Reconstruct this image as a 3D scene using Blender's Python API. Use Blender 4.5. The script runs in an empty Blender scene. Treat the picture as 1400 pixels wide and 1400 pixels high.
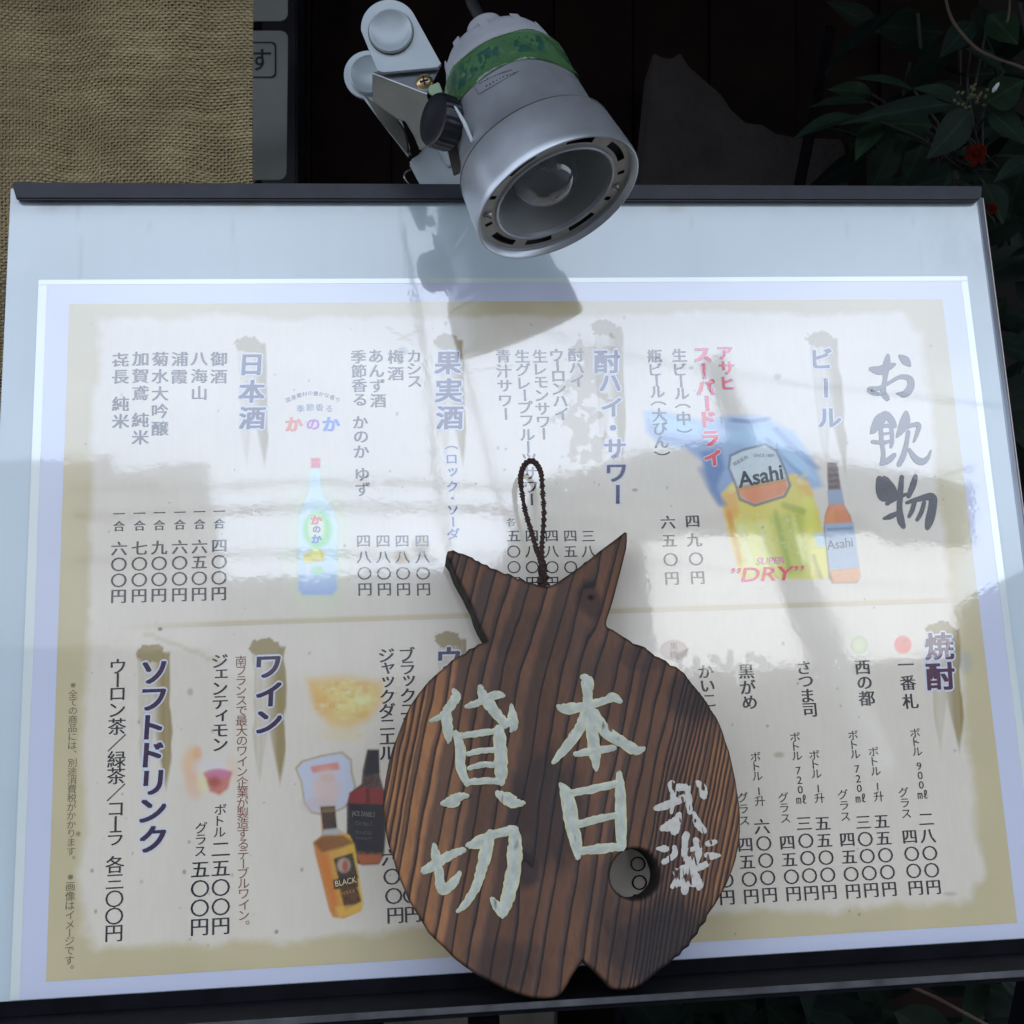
import bpy, bmesh, math, random
import numpy as np
from mathutils import Vector, Matrix, Quaternion, geometry

random.seed(7)
rng = np.random.default_rng(7)
scn = bpy.context.scene
COL = scn.collection
R = math.radians

# ------------------------------------------------------------------ camera
CAMZ = 1.30                      # the phone is held level, 1.3 m above the pavement
F = 1570.0                       # focal length in pixels of the 1400 px photograph
cam_d = bpy.data.cameras.new("camera")
cam_d.sensor_width = 36.0
cam_d.lens = 36.0 * F / 1400.0
cam_d.clip_start = 0.02
cam_d.clip_end = 600.0
cam_d.dof.use_dof = True
cam_d.dof.focus_distance = 0.82
cam_d.dof.aperture_fstop = 24.0
cam = bpy.data.objects.new("camera", cam_d)
cam.location = (0, 0, CAMZ)
cam.rotation_euler = (R(90), 0, 0)
COL.objects.link(cam)
scn.camera = cam

# ------------------------------------------------------------------ world
SUN_EL, SUN_AZ = 42.0, 12.0      # sun stands behind the shop, high; the sign is in open shade
world = bpy.data.worlds.new("World")
scn.world = world
world.use_nodes = True
wn = world.node_tree.nodes
wl = world.node_tree.links
wn.clear()
w_out = wn.new("ShaderNodeOutputWorld")
w_bg = wn.new("ShaderNodeBackground")
w_sky = wn.new("ShaderNodeTexSky")
w_sky.sky_type = "NISHITA"
w_sky.sun_disc = False
w_sky.sun_elevation = R(SUN_EL)
w_sky.sun_rotation = R(SUN_AZ)
w_sky.air_density = 1.0
w_sky.dust_density = 1.5
w_tc = wn.new("ShaderNodeTexCoord")
w_no = wn.new("ShaderNodeTexNoise")
w_no.inputs["Scale"].default_value = 2.6
w_no.inputs["Detail"].default_value = 6.0
w_no.inputs["Roughness"].default_value = 0.55
w_map = wn.new("ShaderNodeMapping")
w_map.inputs["Scale"].default_value = (1, 1, 2.2)
w_rp = wn.new("ShaderNodeValToRGB")
w_rp.color_ramp.elements[0].position = 0.36
w_rp.color_ramp.elements[1].position = 0.62
w_rp.color_ramp.elements[0].color = (0.72, 0.72, 0.72, 1)
w_rp.color_ramp.elements[1].color = (1.0, 1.0, 1.0, 1)
w_mx = wn.new("ShaderNodeMixRGB")
w_mx.inputs["Color2"].default_value = (12.3, 13.8, 16.4, 1)      # thin bright cloud
w_bg.inputs["Strength"].default_value = 0.12
wl.new(w_tc.outputs["Generated"], w_map.inputs["Vector"])
wl.new(w_map.outputs["Vector"], w_no.inputs["Vector"])
wl.new(w_no.outputs["Fac"], w_rp.inputs["Fac"])
wl.new(w_rp.outputs["Color"], w_mx.inputs["Fac"])
wl.new(w_sky.outputs["Color"], w_mx.inputs["Color1"])
wl.new(w_mx.outputs["Color"], w_bg.inputs["Color"])
wl.new(w_bg.outputs["Background"], w_out.inputs["Surface"])

# ------------------------------------------------------------------ sun
sun_d = bpy.data.lights.new("sun", "SUN")
sun_d.energy = 5.0
sun_d.angle = R(0.5)
sun_d.color = (1.0, 0.97, 0.93)
sun = bpy.data.objects.new("sun", sun_d)
az, el = R(SUN_AZ), R(SUN_EL)
sdir = Vector((math.sin(az) * math.cos(el), math.cos(az) * math.cos(el), math.sin(el)))
sun.rotation_euler = sdir.to_track_quat("Z", "Y").to_euler()
sun.location = (0, 0, 30)
COL.objects.link(sun)

scn.view_settings.view_transform = "Standard"
scn.view_settings.look = "None"
scn.view_settings.gamma = 1.0
scn.view_settings.use_curve_mapping = False
scn.view_settings.exposure = 0.68
scn.cycles.max_bounces = 10

# ------------------------------------------------------------------ frames of reference
W = 0.655                        # width of the printed area of the menu (m)
HP = 0.4605                      # its height
_ex = Vector((0.99514754, 0.02334561, -0.09558425))
_ey = Vector((-0.04145379, 0.98049828, -0.19210596))
_en = Vector((0.08923536, 0.1951361, 0.97670822))
_T = Vector((-0.31866393, 0.14958769, -0.82694607))


def c2w(v):
    return Vector((v[0], -v[2], v[1] + CAMZ))


def c2d(v):
    return Vector((v[0], -v[2], v[1]))


BO = c2w(_T)                      # top left corner of the print
EX, EY, EN = c2d(_ex), c2d(_ey), c2d(_en)
EYE = Vector((0, 0, CAMZ))


def ray(x, y):
    return Vector(((x - 700) / F, 1.0, -(y - 700) / F))


def B(u, v, h=0.0):
    """point of the board: u right, v up, h out of the board"""
    return BO + EX * u + EY * v + EN * h


def uv(x, y, h=0.0):
    """where the line of sight (x, y) of the photograph meets the plane h in front of the board"""
    d = ray(x, y)
    o = BO + EN * h
    t = (o - EYE).dot(EN) / d.dot(EN)
    p = EYE + d * t - o
    return p.dot(EX), p.dot(EY)


def onb(x, y, h=0.0):
    u, v = uv(x, y, h)
    return B(u, v, h)


def at(x, y, dist):
    return EYE + ray(x, y) * dist


def mir(x, y, D):
    """the place at distance D across the street that the glossy menu mirrors at (x, y)"""
    p = onb(x, y)
    d = ray(x, y).normalized()
    r = d - 2 * d.dot(EN) * EN
    t = (-D - p.y) / r.y
    return p + r * t


# ------------------------------------------------------------------ colour
def s1(c):
    c /= 255.0
    return c / 12.92 if c <= 0.04045 else ((c + 0.055) / 1.055) ** 2.4


LT = (0.62, 0.685, 0.865)          # tint of the open shade


def A(r, g, b, k=1.0):
    """albedo of a surface that looks (r, g, b) in the shade"""
    return tuple(min(0.9, s1(c) / t * k) for c, t in zip((r, g, b), LT))


def snoise(x, y, seed=0):
    """smooth value noise on arrays"""
    x = np.asarray(x, float); y = np.asarray(y, float)
    xi = np.floor(x).astype(np.int64); yi = np.floor(y).astype(np.int64)
    xf = x - xi; yf = y - yi
    xf = xf * xf * (3 - 2 * xf); yf = yf * yf * (3 - 2 * yf)

    def h(a, b):
        n = (a * 374761393 + b * 668265263 + seed * 982451653) & 0x7FFFFFFF
        n = ((n ^ (n >> 13)) * 1274126177) & 0x7FFFFFFF
        return ((n ^ (n >> 16)) & 0xFFFF) / 65535.0
    return (h(xi, yi) * (1 - xf) + h(xi + 1, yi) * xf) * (1 - yf) + \
           (h(xi, yi + 1) * (1 - xf) + h(xi + 1, yi + 1) * xf) * yf


def fbm(x, y, seed=0, o=4):
    s = 0; a = 0.5; t = 0
    for k in range(o):
        s = s + a * snoise(x * 2 ** k, y * 2 ** k, seed + k * 17); t += a; a *= 0.5
    return s / t


# ------------------------------------------------------------------ materials
def mat(name, color, rough=0.6, metal=0.0, coat=0.0, coat_rough=0.05, coat_ior=1.5, spec=0.5,
        var=0.0, vscale=20.0, bump=0.0, bscale=60.0, bdist=0.001, vc=None, extra=None):
    m = bpy.data.materials.new(name)
    m.use_nodes = True
    nt = m.node_tree
    p = nt.nodes["Principled BSDF"]
    p.inputs["Base Color"].default_value = (*color, 1)
    p.inputs["Roughness"].default_value = rough
    p.inputs["Metallic"].default_value = metal
    p.inputs["Coat Weight"].default_value = coat
    p.inputs["Coat Roughness"].default_value = coat_rough
    p.inputs["Coat IOR"].default_value = coat_ior
    p.inputs["Specular IOR Level"].default_value = spec
    geo = nt.nodes.new("ShaderNodeNewGeometry")
    src = None
    if vc:
        at_ = nt.nodes.new("ShaderNodeVertexColor")
        at_.layer_name = vc
        src = at_.outputs["Color"]
    if var > 0:
        n = nt.nodes.new("ShaderNodeTexNoise")
        n.inputs["Scale"].default_value = vscale
        n.inputs["Detail"].default_value = 6
        nt.links.new(geo.outputs["Position"], n.inputs["Vector"])
        mr = nt.nodes.new("ShaderNodeMapRange")
        mr.inputs["From Min"].default_value = 0.3
        mr.inputs["From Max"].default_value = 0.7
        mr.inputs["To Min"].default_value = 1 - var
        mr.inputs["To Max"].default_value = 1 + var
        nt.links.new(n.outputs["Fac"], mr.inputs["Value"])
        mm = nt.nodes.new("ShaderNodeMixRGB")
        mm.blend_type = "MULTIPLY"
        mm.inputs["Fac"].default_value = 1
        if src:
            nt.links.new(src, mm.inputs["Color1"])
        else:
            mm.inputs["Color1"].default_value = (*color, 1)
        nt.links.new(mr.outputs["Result"], mm.inputs["Color2"])
        src = mm.outputs["Color"]
    if src:
        nt.links.new(src, p.inputs["Base Color"])
    if bump > 0:
        n2 = nt.nodes.new("ShaderNodeTexNoise")
        n2.inputs["Scale"].default_value = bscale
        n2.inputs["Detail"].default_value = 4
        nt.links.new(geo.outputs["Position"], n2.inputs["Vector"])
        b = nt.nodes.new("ShaderNodeBump")
        b.inputs["Strength"].default_value = bump
        b.inputs["Distance"].default_value = bdist
        nt.links.new(n2.outputs["Fac"], b.inputs["Height"])
        nt.links.new(b.outputs["Normal"], p.inputs["Normal"])
    if extra:
        extra(m, nt, p, geo)
    return m


def film(strength=1.0):
    """clear glossy film: slightly rippled, so that the mirrored street wavers"""
    def f(m, nt, p, geo):
        n = nt.nodes.new("ShaderNodeTexNoise")
        n.inputs["Scale"].default_value = 26
        n.inputs["Detail"].default_value = 2.5
        nt.links.new(geo.outputs["Position"], n.inputs["Vector"])
        b = nt.nodes.new("ShaderNodeBump")
        b.inputs["Strength"].default_value = 0.27 * strength
        b.inputs["Distance"].default_value = 0.00022
        nt.links.new(n.outputs["Fac"], b.inputs["Height"])
        n2 = nt.nodes.new("ShaderNodeTexNoise")
        n2.inputs["Scale"].default_value = 260
        n2.inputs["Detail"].default_value = 3
        nt.links.new(geo.outputs["Position"], n2.inputs["Vector"])
        b2 = nt.nodes.new("ShaderNodeBump")
        b2.inputs["Strength"].default_value = 0.30 * strength
        b2.inputs["Distance"].default_value = 0.00004
        nt.links.new(n2.outputs["Fac"], b2.inputs["Height"])
        nt.links.new(b.outputs["Normal"], b2.inputs["Normal"])
        nt.links.new(b2.outputs["Normal"], p.inputs["Coat Normal"])
        nt.links.new(b2.outputs["Normal"], p.inputs["Normal"])
        # worn patches of the film
        at_ = nt.nodes.new("ShaderNodeVertexColor")
        at_.layer_name = "worn"
        mr = nt.nodes.new("ShaderNodeMapRange")
        mr.inputs["To Min"].default_value = 0.010
        mr.inputs["To Max"].default_value = 0.55
        nt.links.new(at_.outputs["Color"], mr.inputs["Value"])
        nt.links.new(mr.outputs["Result"], p.inputs["Coat Roughness"])
    return f


CI = 2.22

def printmat(name, color, **k):
    return mat(name, color, rough=0.12, coat=1.0, coat_ior=CI, spec=0.8, extra=film(), **k)


# ------------------------------------------------------------------ objects
def tag(o, label=None, cat=None, group=None, kind=None):
    if label: o["label"] = label
    if cat: o["category"] = cat
    if group: o["group"] = group
    if kind: o["kind"] = kind
    return o


def empty(name, loc, label, cat, group=None):
    o = bpy.data.objects.new(name, None)
    o.empty_display_size = 0.05
    o.location = loc
    COL.objects.link(o)
    return tag(o, label, cat, group)


def wloc(o):
    l = Vector((0, 0, 0))
    while o is not None:
        l += Vector(o.location)
        o = o.parent
    return l


def mk(name, verts, faces, m, parent=None, smooth=False, colors=None, worn=None):
    off = wloc(parent)
    me = bpy.data.meshes.new(name)
    me.from_pydata([tuple(Vector(v) - off) for v in verts], [], faces)
    me.update()
    if m is not None:
        me.materials.append(m)
    if smooth:
        me.polygons.foreach_set("use_smooth", [True] * len(me.polygons))
    o = bpy.data.objects.new(name, me)
    COL.objects.link(o)
    o.parent = parent
    return o


def mk_np(name, V, Fq, m, parent=None, smooth=False, quad=4):
    """fast mesh from numpy arrays"""
    off = np.array(wloc(parent))
    V = np.asarray(V, float) - off
    me = bpy.data.meshes.new(name)
    n = len(Fq)
    me.vertices.add(len(V))
    me.vertices.foreach_set("co", V.astype(np.float32).ravel())
    me.loops.add(n * quad)
    me.polygons.add(n)
    me.loops.foreach_set("vertex_index", np.asarray(Fq, np.int32).ravel())
    me.polygons.foreach_set("loop_start", np.arange(0, n * quad, quad, dtype=np.int32))
    me.polygons.foreach_set("loop_total", np.full(n, quad, dtype=np.int32))
    if smooth:
        me.polygons.foreach_set("use_smooth", np.ones(n, dtype=bool))
    me.update(calc_edges=True)
    me.validate()
    if m is not None:
        me.materials.append(m)
    o = bpy.data.objects.new(name, me)
    COL.objects.link(o)
    o.parent = parent
    return o


def vcol(o, name, arr):
    a = o.data.color_attributes.new(name, "FLOAT_COLOR", "POINT")
    arr = np.asarray(arr, np.float32)
    if arr.ndim == 1:
        arr = np.stack([arr] * 3, 1)
    buf = np.ones((len(arr), 4), np.float32)
    buf[:, :3] = arr
    a.data.foreach_set("color", buf.ravel())


class MB:
    def __init__(s):
        s.v = []; s.f = []

    def add(s, vs, fs):
        k = len(s.v)
        s.v += [Vector(v) for v in vs]
        s.f += [tuple(i + k for i in f) for f in fs]

    def hexa(s, p):
        """8 corners: 0-3 bottom loop, 4-7 top loop"""
        s.add(p, [(0, 3, 2, 1), (4, 5, 6, 7), (0, 1, 5, 4), (1, 2, 6, 5), (2, 3, 7, 6), (3, 0, 4, 7)])

    def box(s, a, b):
        (x0, y0, z0), (x1, y1, z1) = a, b
        s.hexa([(x0, y0, z0), (x1, y0, z0), (x1, y1, z0), (x0, y1, z0),
                (x0, y0, z1), (x1, y0, z1), (x1, y1, z1), (x0, y1, z1)])

    def bbox(s, u0, u1, v0, v1, h0, h1):
        s.hexa([B(u0, v0, h0), B(u1, v0, h0), B(u1, v1, h0), B(u0, v1, h0),
                B(u0, v0, h1), B(u1, v0, h1), B(u1, v1, h1), B(u0, v1, h1)])

    def prism(s, front, back):
        """closed prism between two loops of equal length"""
        n = len(front)
        k = len(s.v)
        s.v += [Vector(p) for p in front] + [Vector(p) for p in back]
        tri = geometry.tessellate_polygon([[Vector(p) for p in front]])
        for t in tri:
            s.f.append(tuple(i + k for i in t))
            s.f.append(tuple(i + k + n for i in reversed(t)))
        for i in range(n):
            j = (i + 1) % n
            s.f.append((k + i, k + n + i, k + n + j, k + j))

    def tube(s, pts, r, seg=8, cap=True):
        pts = [Vector(p) for p in pts]
        rr = r if isinstance(r, (list, tuple)) else [r] * len(pts)
        k = len(s.v)
        up = Vector((0.13, 0.2, 0.97))
        for i, p in enumerate(pts):
            d = (pts[min(i + 1, len(pts) - 1)] - pts[max(i - 1, 0)]).normalized()
            a = d.cross(up)
            if a.length < 1e-3: a = d.cross(Vector((1, 0, 0)))
            a.normalize(); b = d.cross(a)
            for j in range(seg):
                t = 2 * math.pi * j / seg
                s.v.append(p + (a * math.cos(t) + b * math.sin(t)) * rr[i])
        for i in range(len(pts) - 1):
            for j in range(seg):
                q = (j + 1) % seg
                s.f.append((k + i * seg + j, k + i * seg + q, k + (i + 1) * seg + q, k + (i + 1) * seg + j))
        if cap:
            s.f.append(tuple(k + j for j in range(seg - 1, -1, -1)))
            s.f.append(tuple(k + (len(pts) - 1) * seg + j for j in range(seg)))

    def lathe(s, org, ax, prof, seg=48, cap=(False, False)):
        """prof: (distance along ax, radius)"""
        ax = Vector(ax).normalized()
        a = ax.cross(Vector((0, 0, 1))).normalized(); b = ax.cross(a)
        k = len(s.v)
        for (l, r) in prof:
            for j in range(seg):
                t = 2 * math.pi * j / seg
                s.v.append(Vector(org) + ax * l + (a * math.cos(t) + b * math.sin(t)) * r)
        for i in range(len(prof) - 1):
            for j in range(seg):
                q = (j + 1) % seg
                s.f.append((k + i * seg + j, k + i * seg + q, k + (i + 1) * seg + q, k + (i + 1) * seg + j))
        if cap[0]: s.f.append(tuple(k + j for j in range(seg - 1, -1, -1)))
        if cap[1]: s.f.append(tuple(k + (len(prof) - 1) * seg + j for j in range(seg)))

    def build(s, name, m, parent=None, smooth=False, bevel=0.0, bseg=2, angle=None):
        o = mk(name, s.v, s.f, m, parent, smooth)
        bm = bmesh.new()
        bm.from_mesh(o.data)
        bmesh.ops.recalc_face_normals(bm, faces=bm.faces)
        if bevel > 0:
            eds = [e for e in bm.edges if len(e.link_faces) == 2 and e.calc_face_angle(0) > 0.5]
            bmesh.ops.bevel(bm, geom=eds, offset=bevel, segments=bseg, affect="EDGES", clamp_overlap=True)
        if smooth:
            for e in bm.edges:
                if len(e.link_faces) == 2 and e.calc_face_angle(0) > (angle or R(35)):
                    e.smooth = False
        bm.to_mesh(o.data)
        bm.free()
        return o


# ------------------------------------------------------------------ shared materials
M = {}
M["black_plastic"] = mat("black_plastic", (0.022, 0.023, 0.034), rough=0.42, spec=0.4, var=0.25, vscale=60, bump=0.2, bscale=300, bdist=0.0003)
M["rail_black"] = mat("rail_black", (0.004, 0.004, 0.006), rough=0.75, spec=0.06, var=0.5, vscale=40, bump=0.3, bscale=250, bdist=0.0004)
M["rail_edge"] = mat("rail_edge", (0.06, 0.06, 0.065), rough=0.45, var=0.5, vscale=50)
M["rust"] = mat("rust", (0.05, 0.03, 0.022), rough=0.8, var=0.5, vscale=90)
M["silver"] = mat("silver_paint", (0.42, 0.445, 0.48), rough=0.33, metal=0.62, var=0.10, vscale=50, bump=0.10, bscale=1800, bdist=0.0001)
M["silver_dark"] = mat("silver_paint_shaded", (0.11, 0.105, 0.085), rough=0.5, metal=0.3, var=0.12, vscale=60, bump=0.1, bscale=900, bdist=0.0002)  # darker copy of the silver, shade of averted faces put into the colour
M["cap_grey"] = mat("cap_grey", (0.33, 0.345, 0.375), rough=0.55, var=0.08, vscale=50)
M["white_plate"] = mat("pressed_plate", (0.44, 0.50, 0.53), rough=0.38, metal=0.15, var=0.05, vscale=60)
M["knob"] = mat("knob_black", (0.010, 0.010, 0.016), rough=0.35)
M["brass"] = mat("brass", (0.55, 0.42, 0.22), rough=0.3, metal=0.9, var=0.2, vscale=200)
M["dark"] = mat("black_inside", (0.006, 0.006, 0.007), rough=0.7)
M["steel"] = mat("steel", (0.35, 0.34, 0.33), rough=0.35, metal=0.9)
M["ring"] = mat("ring_plate", (0.30, 0.29, 0.27), rough=0.45, metal=0.4, var=0.1, vscale=80)
M["reflector"] = mat("reflector", (0.30, 0.31, 0.31), rough=0.45, metal=0.35)
M["cable"] = mat("cable_black", (0.008, 0.008, 0.009), rough=0.5)

gl = bpy.data.materials.new("bulb_glass"); gl.use_nodes = True
_p = gl.node_tree.nodes["Principled BSDF"]
_p.inputs["Transmission Weight"].default_value = 1.0
_p.inputs["Roughness"].default_value = 0.02
_p.inputs["IOR"].default_value = 1.45
_p.inputs["Base Color"].default_value = (0.95, 0.96, 0.97, 1)

tp = mat("green_tape", (0.16, 0.36, 0.17), rough=0.22, coat=0.6, coat_rough=0.08, vc="tape", bump=0.4, bscale=90, bdist=0.0008)
_p = tp.node_tree.nodes["Principled BSDF"]
_p.inputs["Alpha"].default_value = 0.86

# ================================================================== MENU BOARD
board = empty("menu_board", B(0.32, -0.49, 0) + Vector((0, 0.0, -0.0)) - Vector((0, 0, 0)),
              "white menu stand with black clip bar along the top and black rail at the bottom", "menu board")
board.location = Vector((0.0, 0.93, 0.0))


def panel_paint(m, nt, p, geo):
    film(0.7)(m, nt, p, geo)

M["panel"] = mat("panel_white", A(160, 180, 205), rough=0.2, coat=1.0, coat_ior=1.75, spec=0.6, var=0.03, vscale=9,
                 vc="dirt", extra=panel_paint)
# front sheet as a fine grid so that grime and stains can be painted on it
U0, U1, V0, V1 = -0.0445, 0.6935, -0.478, 0.0900
nu, nv = 246, 190
us = np.linspace(U0, U1, nu); vs = np.linspace(V0, V1, nv)
UU, VV = np.meshgrid(us, vs)
Bo = np.array(BO); Ex = np.array(EX); Ey = np.array(EY); En = np.array(EN)


def Bnp(U, V, H):
    U = np.asarray(U)[..., None]; V = np.asarray(V)[..., None]
    H = np.asarray(H)[..., None] if not np.isscalar(H) else H
    return Bo + Ex * U + Ey * V + En * H


def grid_faces(nu, nv):
    i = np.arange(nu * nv).reshape(nv, nu)
    return np.stack([i[:-1, :-1], i[:-1, 1:], i[1:, 1:], i[1:, :-1]], -1).reshape(-1, 4)


P = Bnp(UU, VV, -0.0006).reshape(-1, 3)
pn = mk_np("panel_face", P, grid_faces(nu, nv), M["panel"], board, smooth=True)
base = np.array(A(160, 180, 205))
dirt = np.ones(UU.shape)
top_d = V1 - 0.012 - VV
g = fbm(UU * 60, VV * 60, 3)
# grime under the clip bar and in the right corner, faint vertical run marks
dirt -= 0.22 * np.exp(-((top_d) / 0.008) ** 2) * (0.5 + g)
dirt -= 0.20 * np.exp(-((UU - 0.672) / 0.03) ** 2 - ((VV - 0.045) / 0.035) ** 2) * fbm(UU * 90, VV * 50, 9) * 1.5
dirt -= 0.35 * np.exp(-((UU + 0.012) / 0.024) ** 2 - ((VV - 0.0755) / 0.0045) ** 2) * g
for cu, wd in ((0.462, 0.0007), (0.24, 0.0009), (0.115, 0.0012), (0.055, .0006), (0.585, .0009), (0.64, .0006), (0.005, .0008)):
    dirt -= 0.10 * np.exp(-((UU - cu - 0.004 * (snoise(VV * 25, VV * 0, 2) - .5)) / wd) ** 2) * (VV > 0.018)
dirt *= 0.93 + 0.12 * fbm(UU * 8, VV * 8, 5)
dirt *= 0.965 + 0.06 * fbm(UU * 55, VV * 9, 6)
dirt -= 0.10 * np.exp(-((UU + 0.024) / 0.006) ** 2) * np.clip((-VV - 0.2) / 0.2, 0, 1)
spk = (snoise(UU * 300, VV * 300, 12) > 0.985) & (snoise(UU * 40, VV * 40, 4) > 0.5)
dirt = np.where(spk, dirt - 0.15, dirt)
stain = 0.8 * np.exp(-((UU - 0.448) / 0.009) ** 2 - ((VV - 0.0755) / 0.003) ** 2) + \
    0.6 * np.exp(-((UU - 0.126) / 0.008) ** 2 - ((VV - 0.0765) / 0.0028) ** 2)
colr = base[None, None, :] * np.clip(dirt, 0.2, 1.1)[..., None] * (1 - stain[..., None] * np.array([0.12, 0.35, 0.55]))
vcol(pn, "dirt", colr.reshape(-1, 3))
wornp = 0.06 * fbm(UU * 14, VV * 14, 8) + 0.12 * np.clip(1 - top_d / 0.02, 0, 1)
vcol(pn, "worn", wornp.ravel())
# the thick core, rounded edge of the right hand side, back
b = MB(); b.bbox(-0.0449, 0.6938, -0.4905, 0.0895, -0.0125, -0.0011)
b.build("core_board", mat("panel_edge", A(150, 172, 196), rough=0.4, spec=0.6), board)
b = MB()
prof = [(0.6938, -0.0009), (0.6952, -0.0011), (0.7000, -0.0042), (0.7012, -0.0055), (0.7012, -0.0125), (0.6938, -0.0125)]
b.prism([B(u, 0.0875, h) for u, h in prof], [B(u, -0.4905, h) for u, h in prof])
b.build("side_profile", mat("side_profile", (0.26, 0.29, 0.34), rough=0.3, metal=0.4, var=0.1, vscale=30), board)
b = MB(); b.bbox(0.7013, 0.7021, -0.4905, 0.0870, -0.0125, -0.0050)
b.build("side_edge", mat("side_edge", (0.62, 0.52, 0.50), rough=0.35), board)
# top clip bar: chamfered black profile with cut corners
b = MB()
poly = [(-0.0425, 0.0925), (-0.0385, 0.0788), (0.6900, 0.0795), (0.6945, 0.0820), (0.6968, 0.0925)]
b.prism([B(u, v, 0.0055) for u, v in poly], [B(u + (0.0 if u > 0.3 else -0.0), v, 0.0001) for u, v in poly])
b.build("clip_bar", M["black_plastic"], board, smooth=True, bevel=0.0012, bseg=3)
b = MB(); b.bbox(-0.0415, 0.6965, 0.0897, 0.0928, -0.0145, -0.0001)
b.build("clip_bar_back", M["rail_black"], board)
# bottom rail: black ledge with a groove and a bare grey lip
b = MB()
LH = 0.0635
VL = uv(800, 1366, LH)[1]
prof = [(-0.4710, 0.0004), (-0.4710, 0.0030), (-0.4795, 0.0048), (-0.4800, 0.0040), (-0.4808, 0.0040), (-0.4812, 0.0062),
        (VL - .0008, 0.0066), (VL, LH), (VL - .006, LH), (VL - .0060, -0.0150), (-0.4750, -0.0150), (-0.4750, 0.0004)]
prof = [(v, h) for v, h in prof]
ua, ub_ = -0.060, 0.712
b.prism([B(ua, v, h) for v, h in prof], [B(ub_, v, h) for v, h in prof])
b.build("bottom_rail", M["rail_black"], board)
b = MB(); b.bbox(ua, ub_, VL - .0035, VL + .0006, LH + .0001, LH + .0016)
b.build("rail_lip", M["rail_edge"], board, bevel=0.0005, bseg=1)
b = MB()
x = ua
while x < ub_:
    l = random.uniform(0.02, 0.09)
    if random.random() < 0.6:
        b.bbox(x, min(x + l, ub_), -0.4811, -0.4807, 0.0057, 0.0066)
    x += l + 0.004
tag(b.build("worn_edge", M["rust"], board), kind="stuff")
# stand: two uprights behind the board, front legs down to the pavement, cross bars
lw = 0.009


def leg_between(p0, p1, name, w=0.010):
    b = MB()
    d = (p1 - p0).normalized()
    a = EX * w; c = d.cross(EX).normalized() * w
    b.hexa([p0 - a - c, p0 + a - c, p0 + a + c, p0 - a + c, p1 - a - c, p1 + a - c, p1 + a + c, p1 - a + c])
    return b.build(name, M["rail_black"], board, bevel=0.001, bseg=1)


for u in (0.205, 0.281):
    p1 = B(u, -0.497, -0.006)
    p0 = Vector((p1.x + 0.004, p1.y - 0.02, 0.02))
    leg_between(p0, p1, "leg")
for u in (-0.02, 0.67):
    p1 = B(u, -0.497, -0.006)
    p0 = Vector((p1.x - 0.03, p1.y + 0.32, 0.02))
    leg_between(p0, p1, "rear_leg")
pa = B(0.243, -0.497, -0.006)
b = MB(); b.box((pa.x - 0.36, pa.y - 0.24, 0.001), (pa.x + 0.40, pa.y + 0.30, 0.022))
b.build("foot_plate", M["rail_black"], board, bevel=0.004)

# ================================================================== MENU POSTER (print)
poster = empty("menu_poster", B(W / 2, -HP / 2, 0.0003),
               "glossy laminated drinks menu in Japanese with beer, sake and whisky pictures, on the white board", "poster")
DPX = W / 1193.0     # about one photo pixel on the paper

# white paper and the clear laminate margin around it
M["paper"] = printmat("paper_white", A(172, 184, 222))
M["margin"] = mat("laminate_margin", A(186, 202, 220), rough=0.08, coat=1.0, coat_ior=2.6, coat_rough=0.03, spec=0.8)


def flat(name, u0, u1, v0, v1, h, m, nx=40, ny=30):
    U, V = np.meshgrid(np.linspace(u0, u1, nx), np.linspace(v0, v1, ny))
    o = mk_np(name, Bnp(U, V, h).reshape(-1, 3), grid_faces(nx, ny), m, poster, smooth=True)
    vcol(o, "worn", 0.02 * fbm(U * 30, V * 30, 8).ravel())
    return o


flat("paper", -0.0158, 0.6717, -0.4706, 0.0146, 0.0002, M["paper"])
mb = MB()
for (a0, a1, c0, c1) in ((-0.0221, 0.6775, 0.0146, 0.0187), (-0.0221, -0.0158, -0.4706, 0.0146), (0.6717, 0.6775, -0.4706, 0.0146)):
    mb.bbox(a0, a1, c0, c1, -0.0004, 0.0004)
mb.build("laminate_margin", M["margin"], poster, bevel=0.00025, bseg=2, smooth=True)

# ---- the printed picture: one fine grid, coloured per vertex
nu, nv = 760, 534
UU, VV = np.meshgrid(np.linspace(0, W, nu), np.linspace(-HP, 0, nv))
P = Bnp(UU, VV, 0.0004)
XX = 700 + F * P[..., 0] / P[..., 1]
YY = 700 - F * (P[..., 2] - CAMZ) / P[..., 1]
IM = np.zeros(UU.shape + (3,))
IM[:] = A(190, 190, 193)
IM *= (0.975 + 0.05 * fbm(UU * 70, VV * 70, 21))[..., None]
# paper fibres
IM *= (0.985 + 0.03 * snoise(UU * 500, VV * 90, 31))[..., None]


def sst(x, a, b_):
    t = np.clip((x - a) / (b_ - a), 0, 1)
    return t * t * (3 - 2 * t)


def over(alpha, c, win=None):
    global IM
    c = np.array(c)
    if c.ndim == 1:
        c = c[None, None, :]
    if win is None:
        IM = IM * (1 - alpha[..., None]) + c * alpha[..., None]
    else:
        IM[win] = IM[win] * (1 - alpha[..., None]) + c * alpha[..., None]


def window(x0, y0, x1, y1, pad=12):
    mask = (XX > x0 - pad) & (XX < x1 + pad) & (YY > y0 - pad) & (YY < y1 + pad)
    r = np.where(mask.any(1))[0]; c = np.where(mask.any(0))[0]
    if len(r) == 0: return None
    return (slice(r[0], r[-1] + 1), slice(c[0], c[-1] + 1))


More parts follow.
